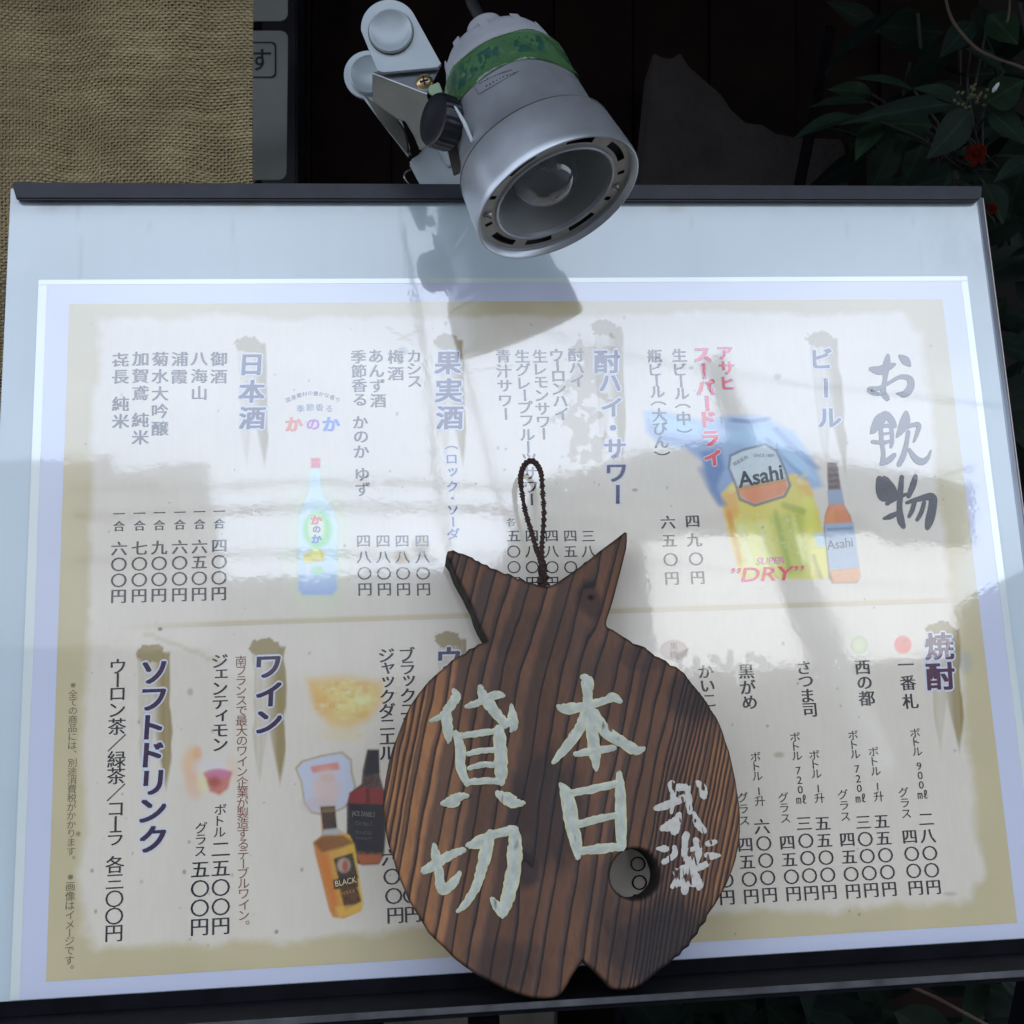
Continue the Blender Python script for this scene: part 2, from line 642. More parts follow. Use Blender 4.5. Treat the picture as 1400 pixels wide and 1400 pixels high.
def sdpoly(X, Y, pts):
    """signed distance (px), negative inside"""
    pts = np.array(pts, float)
    d2 = np.full(X.shape, 1e9); inside = np.zeros(X.shape, bool)
    n = len(pts)
    for i in range(n):
        a = pts[i]; b_ = pts[(i + 1) % n]
        e = b_ - a
        wx = X - a[0]; wy = Y - a[1]
        t = np.clip((wx * e[0] + wy * e[1]) / (e @ e + 1e-9), 0, 1)
        dx = wx - e[0] * t; dy = wy - e[1] * t
        d2 = np.minimum(d2, dx * dx + dy * dy)
        c = ((a[1] > Y) != (b_[1] > Y)) & (X < (b_[0] - a[0]) * (Y - a[1]) / (b_[1] - a[1] + 1e-12) + a[0])
        inside ^= c
    d = np.sqrt(d2)
    return np.where(inside, -d, d)


def poly(pts, c, soft=1.5, al=1.0, grad=None, pad=14):
    xs = [p[0] for p in pts]; ys = [p[1] for p in pts]
    w = window(min(xs), min(ys), max(xs), max(ys), pad + soft * 2)
    if w is None: return
    X, Y = XX[w], YY[w]
    a = al * (1 - sst(sdpoly(X, Y, pts), -soft, soft))
    a = a * (1 - .10 * snoise(X / 3.1, Y / 3.1, 77))
    if grad:
        c2, (gx0, gy0), (gx1, gy1) = grad
        t = np.clip(((X - gx0) * (gx1 - gx0) + (Y - gy0) * (gy1 - gy0)) / ((gx1 - gx0) ** 2 + (gy1 - gy0) ** 2), 0, 1)[..., None]
        c = np.array(c) * (1 - t) + np.array(c2) * t
    over(a, c, w)


def ell(cx, cy, rx, ry, c, soft=0.15, al=1.0, ang=0.0):
    w = window(cx - rx * 1.4 - ry * .3, cy - ry * 1.4 - rx * .3, cx + rx * 1.4 + ry * .3, cy + ry * 1.4 + rx * .3)
    if w is None: return
    X, Y = XX[w] - cx, YY[w] - cy
    ca, sa = math.cos(R(ang)), math.sin(R(ang))
    X, Y = X * ca + Y * sa, -X * sa + Y * ca
    r = np.sqrt((X / rx) ** 2 + (Y / ry) ** 2)
    over(al * (1 - sst(r, 1 - soft, 1 + soft)), c, w)


OLIVE = A(168, 163, 138)
OLIVE2 = A(128, 118, 82)
# worn olive border with an irregular inner edge
dl = UU; dr = W - UU; db = VV + HP; dt = -VV
nz = (fbm(UU * 38, VV * 38, 41) - 0.5)
nz2 = (fbm(UU * 130, VV * 130, 43) - 0.5)
dist = np.minimum(np.minimum(dl - 0.002 - 0.004 * nz, dr * 0.9), np.minimum(db * 1.05, dt * 1.25 + 0.004))
dist = dist + nz * 0.013 + nz2 * 0.003
# rounded, more filled corners
corner = np.minimum(np.hypot(dl, db), np.minimum(np.hypot(dr, db), np.hypot(dr, dt)))
dist = np.minimum(dist, (corner - 0.012) * 0.8 + nz * 0.02)
al = 1 - sst(dist, 0.0140, 0.0225)
oc = np.array(OLIVE)[None, None] * (0.92 + 0.16 * fbm(UU * 24, VV * 24, 51))[..., None]
over(al * 0.88, oc)
# dividing line
XL = np.where(XX < 400, 857 + (XX - 160) * (848 - 857) / 240, 848 + (XX - 400) * (820 - 848) / 890)
al = np.exp(-((YY - XL) / 2.8) ** 2) * sst(XX, 140, 330) * (1 - sst(XX, 1270, 1330))
over(al * 0.75, A(170, 160, 132))
over(np.exp(-((YY - XL - 3.4) / 1.3) ** 2) * sst(XX, 140, 330) * (1 - sst(XX, 1270, 1330)) * 0.5, A(150, 140, 112))


def stripe(xt, yt, xb, yb, hw, k=1.0, seed=1):
    """dry brush stroke behind a heading"""
    w = window(min(xt, xb) - hw - 8, yt - 6, max(xt, xb) + hw + 8, yb + 8, 4)
    X, Y = XX[w], YY[w]
    t = (Y - yt) / (yb - yt)
    xc = xt + (xb - xt) * t
    s = (X - xc) / hw
    n = snoise(s * 6 + seed, Y * 0 + seed, seed)
    n2 = snoise(s * 4.5, Y * 0.05, seed + 5)
    n3 = snoise(X * 0.25, Y * 0.3, seed + 9)
    edge = 1 - sst(np.abs(s) + 0.22 * (n2 - 0.5), 0.88, 1.02)
    # blotted head
    head = 1 - sst(np.hypot(s * 1.05 + 0.25, (Y - yt - hw * 0.55) / (hw * 0.62)) + 0.35 * (n3 - .5), 0.85, 1.0)
    body = edge * sst(Y, yt + hw * 0.35, yt + hw * 0.6)
    dens = 0.30 + 0.62 * sst(s, -0.2, 0.55) + 0.18 * (n - 0.5)
    prong = np.minimum(np.abs(s + 0.6) * 2.2, np.abs(s - 0.62) * 1.8)
    end = 1 - sst(t + prong * 0.28, 0.80, 0.93)
    a = np.maximum(body * dens * end, head * 0.9)
    over(np.clip(a * k, 0, 1), OLIVE2, w)


stripe(1124, 453, 1146, 672, 20, .9, 1)
stripe(1290, 850, 1300, 1052, 21, 1.0, 2)
stripe(830, 437, 840, 655, 20, 1.0, 3)
stripe(614, 456, 622, 662, 19, 1.0, 4)
stripe(344, 460, 350, 662, 20, .9, 5)
stripe(367, 873, 369, 1100, 23, 1.0, 6)
stripe(211, 881, 213, 1108, 23, 1.0, 7)
stripe(618, 864, 620, 1040, 20, 1.0, 8)

# --- yuzu liqueur bottle
BL = A(150, 185, 232)
ell(434, 745, 44, 92, A(180, 215, 175), .45, .35)
poly([(424, 640), (438, 640), (440, 672), (458, 700), (463, 720), (462, 806), (456, 816), (414, 816), (407, 806), (406, 720), (410, 700), (422, 674)],
     A(150, 190, 190), 4, .45)
poly([(425, 640), (437, 640), (439, 672), (455, 697), (461, 716), (460, 806), (454, 813), (414, 813), (408, 806), (408, 716), (412, 697), (423, 672)],
     A(178, 205, 240), 1.6, 1, (A(140, 165, 225), (432, 760), (432, 815)))
poly([(418, 700), (422, 692), (424, 780), (418, 800)], A(205, 225, 245), 3, .6)
poly([(425, 626), (438, 626), (438, 640), (425, 640)], A(190, 90, 110), 1.2)
ell(434, 724, 20, 25, A(110, 190, 100), .25, .9)
ell(432, 722, 11, 18, A(200, 225, 200), .3, .8)
ell(423, 763, 9, 7, A(225, 190, 70), .3)
ell(436, 760, 8, 8, A(240, 185, 60), .3)
ell(431, 756, 7, 6, A(250, 205, 90), .3)
ell(434, 780, 9, 6, A(130, 190, 120), .4, .8)

# --- beer mug held by a hand in a blue sleeve
SB = A(135, 170, 220)
poly([(880, 562), (905, 562), (960, 575), (1000, 568), (1040, 568), (1085, 590), (1110, 625), (1125, 665), (1098, 672), (1060, 652), (1010, 650), (985, 690), (972, 672),
      (960, 630), (935, 612), (900, 608), (884, 590)], SB, 5, .95, (A(100, 135, 192), (1040, 570), (980, 680)))
poly([(884, 566), (960, 580), (955, 596), (900, 590)], A(140, 185, 235), 5, .9)
poly([(990, 590), (1045, 582), (1095, 622), (1115, 655), (1085, 640), (1040, 612), (1000, 606)], A(145, 185, 235), 6, .8)
poly([(958, 618), (985, 612), (990, 640), (978, 670), (968, 655)], A(55, 95, 160), 5, .8)
poly([(985, 676), (1000, 660), (1085, 648), (1105, 660), (1120, 700), (1135, 780), (1122, 792), (1012, 790), (1000, 745), (990, 705)],
     A(205, 185, 90), 2.5, 1, (A(192, 192, 88), (990, 700), (1110, 760)))
poly([(987, 676), (1006, 668), (1010, 700), (1000, 720), (991, 706)], A(226, 150, 85), 5, .8)
poly([(1085, 648), (1106, 660), (1113, 678), (1095, 680)], A(230, 160, 75), 5, .85)
poly([(1004, 712), (1052, 712), (1072, 785), (1016, 787), (1006, 745)], A(226, 220, 140), 7, .75)
poly([(1052, 706), (1096, 700), (1108, 770), (1096, 790), (1074, 786), (1062, 740)], A(150, 170, 72), 8, .7)
poly([(1096, 672), (1112, 690), (1116, 735), (1104, 735)], A(195, 208, 100), 6, .7)
poly([(1112, 730), (1130, 728), (1134, 745), (1118, 748)], A(150, 185, 225), 3, .9)
poly([(1108, 752), (1130, 750), (1138, 790), (1126, 792)], A(240, 200, 90), 3, .9)
poly([(1110, 758), (1114, 758), (1126, 792), (1120, 792)], A(90, 70, 30), 2, .5)
# finger shadows on the glove, streaks of light in the beer, bubbles and foam
for (xa, ya, xb, yb, w__) in ((905, 598, 985, 606, 3), (960, 640, 988, 690, 4), (1060, 586, 1118, 640, 3), (1048, 600, 1100, 652, 2.5), (1000, 574, 1050, 572, 3)):
    for q in range(24):
        t = q / 23
        ell(xa + (xb - xa) * t, ya + (yb - ya) * t + 3 * math.sin(t * 3), w__ * 1.7, w__, A(70, 105, 165), .6, .28)
for (xa, ya, xb, yb, c__) in ((1012, 720, 1030, 784, (245, 240, 180)), (1040, 716, 1052, 780, (235, 228, 150)), (1060, 700, 1080, 780, (120, 150, 50)), (1084, 706, 1100, 770, (215, 220, 140)),
                              (996, 700, 1012, 770, (190, 130, 60)), (1070, 690, 1100, 700, (150, 165, 80))):
    for q in range(26):
        t = q / 25
        ell(xa + (xb - xa) * t, ya + (yb - ya) * t, 3.6, 4.5, A(*c__), .7, .30)
for q in range(90):
    ell(random.uniform(1004, 1104), random.uniform(700, 780), random.uniform(1, 2.6), random.uniform(1, 2.6), A(*random.choice(((250, 245, 200), (170, 160, 60), (225, 215, 120)))), .6, .35)
for q in range(60):
    t = random.random()
    ell(1000 + 104 * t, 668 - 14 * t + random.uniform(-7, 9), random.uniform(2, 5), random.uniform(2, 4), A(*random.choice(((225, 205, 165), (235, 190, 120), (210, 160, 100)))), .6, .35)
# badge on the mug
bd = [(997, 622), (1014, 614), (1046, 606), (1062, 614), (1074, 640), (1082, 664), (1074, 680), (1032, 693), (1010, 684), (1004, 662), (995, 640)]
poly(bd, A(80, 90, 110), 1.4, .9)
poly([(1000, 624), (1015, 617), (1045, 609), (1060, 617), (1071, 641), (1078, 664), (1071, 677), (1032, 689), (1013, 681), (1007, 661), (998, 640)],
     A(178, 196, 216), 1.2, 1)
poly([(1008, 668), (1075, 656), (1077, 668), (1070, 677), (1032, 689), (1014, 681)], A(205, 120, 70), 2, .95)
poly([(1008, 664), (1074, 653), (1075, 658), (1009, 670)], A(160, 130, 60), 1.2, .8)
# beer bottle
poly([(1131, 632), (1144, 632), (1146, 644), (1152, 680), (1154, 690), (1163, 706), (1168, 728), (1176, 788), (1172, 797), (1138, 798), (1133, 790), (1126, 722), (1128, 704), (1133, 690), (1131, 650)],
     A(95, 75, 75), 1.3)
poly([(1133, 690), (1152, 688), (1162, 706), (1165, 716), (1127, 716), (1129, 704)], A(195, 125, 92), 2)
poly([(1129, 704), (1140, 694), (1142, 716), (1128, 716)], A(225, 140, 90), 3, .8)
poly([(1131, 670), (1151, 669), (1154, 688), (1133, 690)], A(130, 150, 185), 1.4)
poly([(1127, 716), (1167, 714), (1175, 776), (1134, 780)], A(140, 165, 200), 1.4)
poly([(1134, 780), (1175, 776), (1176, 790), (1171, 796), (1139, 797)], A(215, 148, 115), 2)
for yy in (640, 648, 656, 664):
    poly([(1133, yy), (1146, yy - 1), (1147, yy + 3), (1134, yy + 4)], A(60, 35, 50), 1.2, .7)
poly([(1130, 722), (1166, 720), (1166, 724), (1131, 726)], A(95, 115, 155), 1, .8)

# --- wine glass in a hand
for (px_, py_, rx_, ry_, c_, a_) in ((262, 1044, 13, 22, A(214, 168, 140), .8), (266, 1072, 13, 20, A(205, 165, 150), .7), (316, 1052, 10, 18, A(205, 175, 165), .5),
                                    (270, 1030, 6, 10, A(215, 150, 120), .6), (288, 1050, 22, 14, A(190, 190, 205), .9), (278, 1068, 8, 16, A(225, 200, 170), .7)):
    ell(px_, py_, rx_, ry_, c_, .5, a_)
poly([(279, 1057), (317, 1055), (312, 1078), (300, 1087), (287, 1082)], A(168, 96, 92), 3, .95)
ell(298, 1058, 18, 7, A(172, 110, 150), .3, .9)
ell(293, 1069, 8, 7, A(130, 60, 50), .6, .6)

# --- whisky on ice, soft round picture
poly([(419, 928), (470, 924), (524, 932), (522, 960), (505, 985), (478, 996), (452, 994), (430, 970)], A(196, 170, 110), 9, .85)
poly([(428, 940), (470, 934), (512, 946), (500, 975), (470, 982), (440, 968)], A(206, 186, 130), 8, .7)
poly([(425, 935), (448, 950), (455, 975), (440, 978), (428, 958)], A(200, 150, 95), 7, .6)
ell(486, 958, 20, 13, A(205, 200, 150), .5, .6)
ell(468, 1004, 30, 10, A(205, 180, 120), .6, .3)
for q in range(80):
    a__ = random.uniform(0, 6.28); r__ = random.random() ** .5
    ell(474 + 42 * r__ * math.cos(a__), 956 + 26 * r__ * math.sin(a__), random.uniform(2, 7), random.uniform(1.5, 5), A(*random.choice(((220, 205, 160), (190, 150, 90), (205, 180, 120), (225, 220, 190), (180, 130, 80)))), .6, .30)
# --- shield badge (kept generic)
sh = [(403, 1050), (412, 1040), (440, 1032), (468, 1027), (481, 1038), (482, 1055), (487, 1075), (484, 1092), (472, 1105), (446, 1116), (425, 1112), (415, 1098), (411, 1070)]
poly(sh, A(148, 140, 110), 1.5, .9)
poly([(x_ + (446 - x_) * .07, y_ + (1070 - y_) * .07) for x_, y_ in sh], A(172, 182, 215), 1.5, 1)
poly([(424, 1048), (462, 1042), (465, 1052), (428, 1057)], A(188, 118, 105), 1.8, .9)
ell(446, 1078, 18, 26, A(190, 172, 175), .4, .8)
ell(448, 1064, 10, 6, A(185, 160, 160), .4, .6)
ell(436, 1100, 24, 10, A(175, 165, 180), .5, .6)
# --- dark square whisky bottle
poly([(502, 1025), (518, 1025), (519, 1060), (524, 1078), (532, 1084), (525, 1170), (518, 1182), (496, 1183), (474, 1176), (474, 1100), (478, 1084), (494, 1072), (496, 1052)],
     A(60, 40, 40), 1.4)
poly([(503, 1025), (518, 1025), (519, 1056), (498, 1062)], A(32, 36, 50), 1.4)
poly([(478, 1084), (496, 1076), (524, 1078), (528, 1100), (478, 1100)], A(130, 45, 52), 2.5, .95)
poly([(500, 1078), (505, 1078), (506, 1098), (500, 1098)], A(70, 30, 36), 2, .8)
poly([(477, 1098), (526, 1100), (524, 1166), (476, 1162)], A(30, 34, 48), 1.4)
poly([(486, 1168), (524, 1168), (518, 1181), (494, 1182)], A(165, 95, 60), 2.5, .9)
# --- amber whisky bottle
poly([(438, 1103), (458, 1102), (461, 1133), (478, 1142), (485, 1156), (497, 1236), (494, 1246), (470, 1256), (455, 1254), (450, 1244), (431, 1168), (428, 1152), (440, 1142)],
     A(172, 112, 48), 1.4, 1, (A(205, 165, 70), (440, 1200), (490, 1190)))
poly([(438, 1103), (458, 1102), (461, 1133), (442, 1136)], A(45, 42, 50), 1.4)
poly([(440, 1105), (457, 1104), (458, 1110), (441, 1111)], A(110, 100, 80), 1.2, .9)
poly([(443, 1134), (462, 1132), (470, 1140), (440, 1144)], A(155, 165, 180), 1.8, .9)
poly([(429, 1152), (442, 1142), (470, 1142), (484, 1152), (470, 1158), (440, 1166)], A(105, 60, 45), 3, .85)
poly([(436, 1168), (448, 1166), (462, 1236), (456, 1246)], A(185, 100, 50), 4, .7)
poly([(456, 1174), (482, 1166), (490, 1200), (464, 1206)], A(40, 38, 44), 1.4)
poly([(455, 1203), (488, 1197), (490, 1212), (457, 1216)], A(36, 34, 38), 1.4)
poly([(464, 1214), (488, 1210), (494, 1232), (472, 1246)], A(70, 45, 38), 1.6)
ell(470, 1183, 9, 10, A(165, 150, 150), .3, .9)
ell(472, 1184, 4, 8, A(150, 75, 62), .4, .9)
poly([(458, 1240), (492, 1236), (488, 1248), (464, 1254)], A(205, 160, 80), 2.5, .8)
# round stamps beside the shochu names
ell(1174.6, 882, 12, 12.5, A(158, 176, 150), .12, .9)
ell(1174.6, 882, 8.5, 9, A(188, 198, 178), .3, .6)
ell(1234.4, 881.5, 12, 12.5, A(214, 110, 110), .12, .95)
ell(921, 889, 19, 14, A(150, 138, 138), .1, .85)
ell(921, 889, 16, 11, A(172, 162, 164), .1, .6)
# stains and flecks of dirt
for (px_, py_, rx_, ry_, c_, a_) in ((575, 746, 11, 13, A(150, 138, 112), .85), (549, 762, 10, 9, A(158, 138, 100), .8), (578, 754, 8, 9, A(120, 108, 92), .5),
                                    (219, 860, 3, 2.5, A(80, 80, 84), .9), (260, 946, 4, 5, A(125, 140, 130), .6), (252, 1192, 2.4, 3, A(120, 118, 118), .8),
                                    (378, 1274, 2.6, 2.6, A(95, 95, 105), .8), (131, 1246, 2, 3, A(135, 105, 105), .7), (1065, 1032, 7, 4, A(130, 140, 120), .6),
                                    (1299, 1222, 9, 3, A(135, 145, 135), .5), (1320, 905, 10, 14, A(130, 145, 165), .35), (550, 480, 7, 6, A(130, 135, 150), .7),
                                    (107, 1140, 3, 3, A(110, 105, 70), .8), (945, 503, 3, 2, A(120, 120, 130), .7), (1063, 515, 5, 4, A(130, 135, 140), .6),
                                    (868, 670, 4, 2, A(120, 100, 85), .7), (205, 860, 60, 3, A(165, 163, 150), .0)):
    ell(px_, py_, rx_, ry_, c_, .45, a_)
for k in range(170):
    x_, y_ = random.uniform(110, 1360), random.uniform(430, 1320)
    r_ = random.choice((0.9, 1.1, 1.4, 2.0))
    ell(x_, y_, r_, r_ * random.uniform(.7, 1.6), A(*random.choice(((95, 92, 98), (120, 112, 104), (105, 118, 110)))), .5, random.uniform(.25, .8))
for a0, a1, y0_, y1_, wd_ in ((200, 300, 866, 905, 3.5), (530, 566, 448, 470, 1.4), (545, 570, 465, 452, 1.2), (640, 700, 508, 500, 1.6)):
    for q in range(14):
        t = q / 13
        ell(a0 + (a1 - a0) * t, y0_ + (y1_ - y0_) * t + random.uniform(-2, 2), 4.5, wd_, A(160, 150, 128), .6, .35)

# wear of the film: flaked patch in the middle of the upper half, rippled patch further right
flake = fbm(XX / 24, YY / 24, 61, 5)
reg = np.exp(-((XX - 800 + (YY - 560) * 0.12) / 60) ** 2 - ((YY - 560) / 165) ** 2)
flk = fbm(XX / 9, YY / 9, 62, 3)
worn = sst((flake * .6 + flk * .4) * (0.35 + 0.75 * reg), 0.485, 0.515) * 0.7
worn = np.maximum(worn, 0.10 * fbm(XX / 50, YY / 50, 66))
reg2 = np.exp(-((XX - 1010) / 170) ** 2 - ((YY - 905) / 30) ** 2)
worn = np.maximum(worn, sst(fbm(XX / 9, YY / 11, 71) * (0.5 + 0.6 * reg2), 0.56, 0.62) * 0.5)

M["print"] = printmat("menu_print", (1, 1, 1), vc="ink")
pr = mk_np("printed_picture", P.reshape(-1, 3), grid_faces(nu, nv), M["print"], poster, smooth=True)
vcol(pr, "ink", np.clip(IM, 0.005, 0.9).reshape(-1, 3))
vcol(pr, "worn", worn.ravel())

# ---- lettering
_gc = {}


def glyph(ch, off=0.0):
    key = (ch, round(off, 4))
    if key in _gc: return _gc[key]
    cu = bpy.data.curves.new("g", "FONT")
    cu.body = ch
    cu.size = 1.0
    cu.resolution_u = 3
    cu.offset = off
    ob = bpy.data.objects.new("g", cu)
    COL.objects.link(ob)
    dg = bpy.context.evaluated_depsgraph_get()
    dg.update()
    me = bpy.data.meshes.new_from_object(ob.evaluated_get(dg))
    v = [(p.co.x, p.co.y) for p in me.vertices]
    f = [tuple(p.vertices) for p in me.polygons]
    bpy.data.meshes.remove(me)
    bpy.data.objects.remove(ob)
    bpy.data.curves.remove(cu)
    _gc[key] = (np.array(v) if v else np.zeros((0, 2)), f)
    return _gc[key]


_ref, _ = glyph("国")
EM = (_ref[:, 1].max() - _ref[:, 1].min()) / 0.92


def centred(ch, off):
    v, f = glyph(ch, off)
    if len(v) == 0: return v, f
    c = (v.max(0) + v.min(0)) / 2
    v = (v - c) / EM
    if ch in "ー":
        v = np.stack([v[:, 1] * -1, v[:, 0] * -1], 1) * np.array([1, 1])
        f = [tuple(reversed(q)) for q in f]
    elif ch in "（）":
        v = np.stack([v[:, 1], -v[:, 0]], 1)
    elif ch in "、。":
        v = v + np.array([0.28, 0.28])
    elif ch in "ッャュョァィゥェォ" or ch in "っゃゅょ":
        v = v + np.array([0.08, 0.06])
    return v, f


inks = {}


def ink(rgb):
    if rgb not in inks:
        inks[rgb] = printmat("ink_%d" % len(inks), A(*rgb))
    return inks[rgb]


def bold_shifts(off):
    if off < .004: return [(0, 0)]
    if off < .025: return [(-off, 0), (off, 0)]
    return [(-off, -off * .6), (off, -off * .6), (off, off * .6), (-off, off * .6), (0, 0)]


def ring_shifts(r):
    return [(r * math.cos(t), r * math.sin(t)) for t in np.linspace(0, 2 * math.pi, 10, endpoint=False)]


def column(text, p0, p1, size, rgb=(42, 44, 56), off=0.023, name="menu_lettering", h=0.00062, widths=None, wide=1.06, outline=None, skew=0.0, rot=0.0):
    """vertical line of characters from pixel p0 (first) to p1 (last); a space is half a character"""
    pos = []; t = 0.0; prev = None
    steps = []
    for ch in text:
        if ch == " ":
            t += 0.55; continue
        w_ = 0.72 if ch in "ー・（）" else 1.0
        if prev is not None: t += (w_ + prev) / 2
        steps.append((ch, t)); prev = w_
    T_ = steps[-1][1] if steps[-1][1] > 0 else 1.0
    a0, a1 = uv(*p0), uv(*p1)
    sz = size * 1.0 * DPX * 1.0
    V = []; Fc = []
    V2 = []; F2 = []
    for ch, t in steps:
        k = t / T_
        cu_, cv_ = a0[0] + (a1[0] - a0[0]) * k, a0[1] + (a1[1] - a0[1]) * k
        sets = [(V, Fc, dx_, dy_, h + q_ * 4e-6) for q_, (dx_, dy_) in enumerate(bold_shifts(off))]
        if outline:
            sets += [(V2, F2, dx_, dy_, h - 0.0002 + q_ * 4e-6) for q_, (dx_, dy_) in enumerate(ring_shifts(outline + off))]
        v, f = centred(ch, 0)
        cr, sr = math.cos(rot), math.sin(rot)
        for (VV_, FF_, sx_, sy_, hh) in sets:
            k0 = len(VV_)
            for x_, y_ in v:
                x_, y_ = (x_ + sx_) * wide + y_ * skew, y_ + sy_
                x_, y_ = x_ * cr - y_ * sr, x_ * sr + y_ * cr
                VV_.append(B(cu_ + x_ * sz, cv_ + y_ * sz, hh))
            FF_ += [tuple(i + k0 for i in q) for q in f]
    o = mk(name, V, Fc, ink(rgb), poster)
    vcol(o, "worn", np.full(len(V), 0.03))
    if outline:
        o2 = mk("lettering_outline", V2, F2, ink((176, 188, 222)), poster)
        vcol(o2, "worn", np.full(len(V2), 0.03))
    return o


def rowtext(text, p0, size, dirpx, rgb, off=0.0, shear=0.0, wide=1.0, name="menu_lettering", h=0.00066):
    """horizontal word starting at p0 and running towards dirpx"""
    cu = bpy.data.curves.new("g", "FONT")
    cu.body = text; cu.size = 1.0; cu.offset = off; cu.shear = shear; cu.resolution_u = 3
    ob = bpy.data.objects.new("g", cu); COL.objects.link(ob)
    dg = bpy.context.evaluated_depsgraph_get(); dg.update()
    me = bpy.data.meshes.new_from_object(ob.evaluated_get(dg))
    v = np.array([(p.co.x, p.co.y) for p in me.vertices]); f = [tuple(p.vertices) for p in me.polygons]
    bpy.data.meshes.remove(me); bpy.data.objects.remove(ob); bpy.data.curves.remove(cu)
    v[:, 0] -= v[:, 0].min()
    L = v[:, 0].max()
    a, c = uv(*p0), uv(*dirpx)
    du, dv = c[0] - a[0], c[1] - a[1]
    l = math.hypot(du, dv)
    s = l / L
    ux, uy = du / l, dv / l
    hs = size * DPX / 0.72
    out = [B(a[0] + x_ * s * ux - y_ * hs * uy, a[1] + x_ * s * uy + y_ * hs * ux, h) for x_, y_ in v]
    o = mk(name, out, f, ink(rgb), poster)
    vcol(o, "worn", np.full(len(out), 0.03))


K = (36, 40, 54)
# sake
column("日本酒", (344, 499), (345, 571.5), 31, (52, 44, 84), .03, outline=.06, skew=.06)
column("御酒", (299, 491), (299, 515), 20, K)
column("八海山", (272.5, 491), (272.5, 537.5), 20, K)
column("浦霞", (246, 491), (245.5, 515.5), 20, K)
column("菊水大吟醸", (219, 491), (219, 586), 20, K)
column("加賀鳶 純米", (192, 490.7), (192, 598), 20, K)
column("㐂長 純米", (165, 492), (165, 576), 20, K)
for i, (x_, n_) in enumerate(((163, "六〇〇円"), (191, "七〇〇円"), (218, "九〇〇円"), (246, "六〇〇円"), (273, "六五〇円"), (300, "四〇〇円"))):
    dy = -3.5 * i / 5
    column("一合", (x_, 702.5 + dy), (x_, 719.5 + dy), 13.5, K)
    column(n_, (x_, 750 + dy), (x_ - .6, 815.5 + dy), 18.5, K, .02)
# fruit liqueur
column("果実酒", (612.7, 496.5), (615, 571), 33, (52, 44, 84), .03, outline=.06, skew=.06)
column("（ロック・ソーダ", (617, 612), (620, 730), 15.5, (50, 44, 90), .015, outline=.07)
column("カシス", (565.7, 487), (567, 522), 19, K)
column("梅酒", (541, 488), (541, 511), 20, K)
column("あんず酒", (514, 487), (517, 548), 19.5, K)
column("季節香る かのか ゆず", (490, 488), (496, 669), 19, K)
for x_, n_ in ((497, "四八〇円"), (523.6, "四八〇円"), (549.7, "四八〇円"), (577, "四八〇円")):
    column(n_, (x_, 740), (x_ + 2, 806), 17.5, K, .012)
column("か", (402, 580), (402, 581), 21, (235, 100, 80), .04, name="logo_lettering")
column("の", (428, 580.5), (428, 581), 17, (150, 80, 190), .035, name="logo_lettering")
column("か", (453, 580), (453, 581), 21, (60, 110, 215), .04, name="logo_lettering")
for i, ch in enumerate("季節香る"):
    column(ch, (411 + i * 13, 559 - 2 * math.sin(i / 3 * math.pi)), (411 + i * 13, 560), 10, (110, 130, 175), .0, name="logo_lettering")
for i, ch in enumerate("国産素材の豊かな香り"):
    a_ = (i - 4.5) / 4.5
    column(ch, (428 + a_ * 34, 538 + 9 * a_ * a_), (428 + a_ * 34, 539), 6.5, (100, 115, 150), .0, name="logo_lettering", rot=-a_ * .35)
column("か", (432.5, 711), (432.5, 712), 13, (215, 70, 70), .05, name="logo_lettering")
column("の", (433, 724), (433, 725), 10, (120, 70, 160), .04, name="logo_lettering")
column("か", (433, 737), (433, 738), 12, (50, 90, 190), .05, name="logo_lettering")
# chuhai and sours
column("酎", (830, 494.5), (830, 495), 33, (52, 44, 84), .03, outline=.06, skew=.06)
column("ハイ・サワー", (834, 524), (844.5, 676), 29, (52, 44, 84), .03, outline=.06, skew=.06)
column("青汁サワー", (688, 487), (691.6, 566), 19, K)
column("生グレープフルーツサワー", (714, 487), (727, 683), 19, K)
column("生レモンサワー", (738, 487), (743.5, 593), 19, K)
column("ウーロンハイ", (761, 485.5), (767.5, 566), 19.5, K)
column("酎ハイ", (787, 485.5), (789, 521), 19.5, K)
for x_, n_ in ((702, "五〇〇円"), (727, "四八〇円"), (754, "四八〇円"), (779.5, "四五〇円"), (804, "三八〇円")):
    column(n_, (x_, 733), (x_ + 1, 797), 17, K, .008)
column("各", (699, 714), (699, 715), 11, K)
# beer
column("ビール", (1124, 490), (1134, 571.4), 31, (52, 44, 84), .03, outline=.06, skew=.06)
column("アサヒ", (991.4, 483), (995, 524), 21, (215, 52, 70), .045, name="red_lettering", outline=.05)
column("スーパードライ", (960, 485.7), (974, 626), 24, (210, 46, 62), .055, name="red_lettering", outline=.05)
column("生ビール（中）", (928.6, 485.7), (935.7, 589), 19.5, K)
column("瓶ビール（大びん）", (895, 487), (905.5, 620), 19.5, K)
column("六五〇円", (913, 714), (918.6, 791), 18.5, K)
column("四九〇円", (946.6, 713), (953.7, 790), 18.5, K)
rowtext("Asahi", (1010, 667), 21, (1073, 654), (34, 44, 58), .02, .12, name="logo_lettering")
rowtext("BEER", (1004, 637), 5, (1024, 626), (110, 122, 142), 0, .0, name="logo_lettering")
rowtext("SINCE 1889", (1030, 625), 4.5, (1058, 625), (110, 122, 142), 0, .0, name="logo_lettering")
rowtext("Asahi", (1131, 752), 13, (1167, 747), (60, 80, 110), .0, .12, name="logo_lettering")
rowtext("SUPER", (1034, 772), 9, (1072, 770), (190, 120, 190), .01, .25, name="red_lettering")
rowtext("\u201dDRY\u201d", (1000, 796), 19, (1101, 792), (222, 60, 100), .012, .22, name="red_lettering")
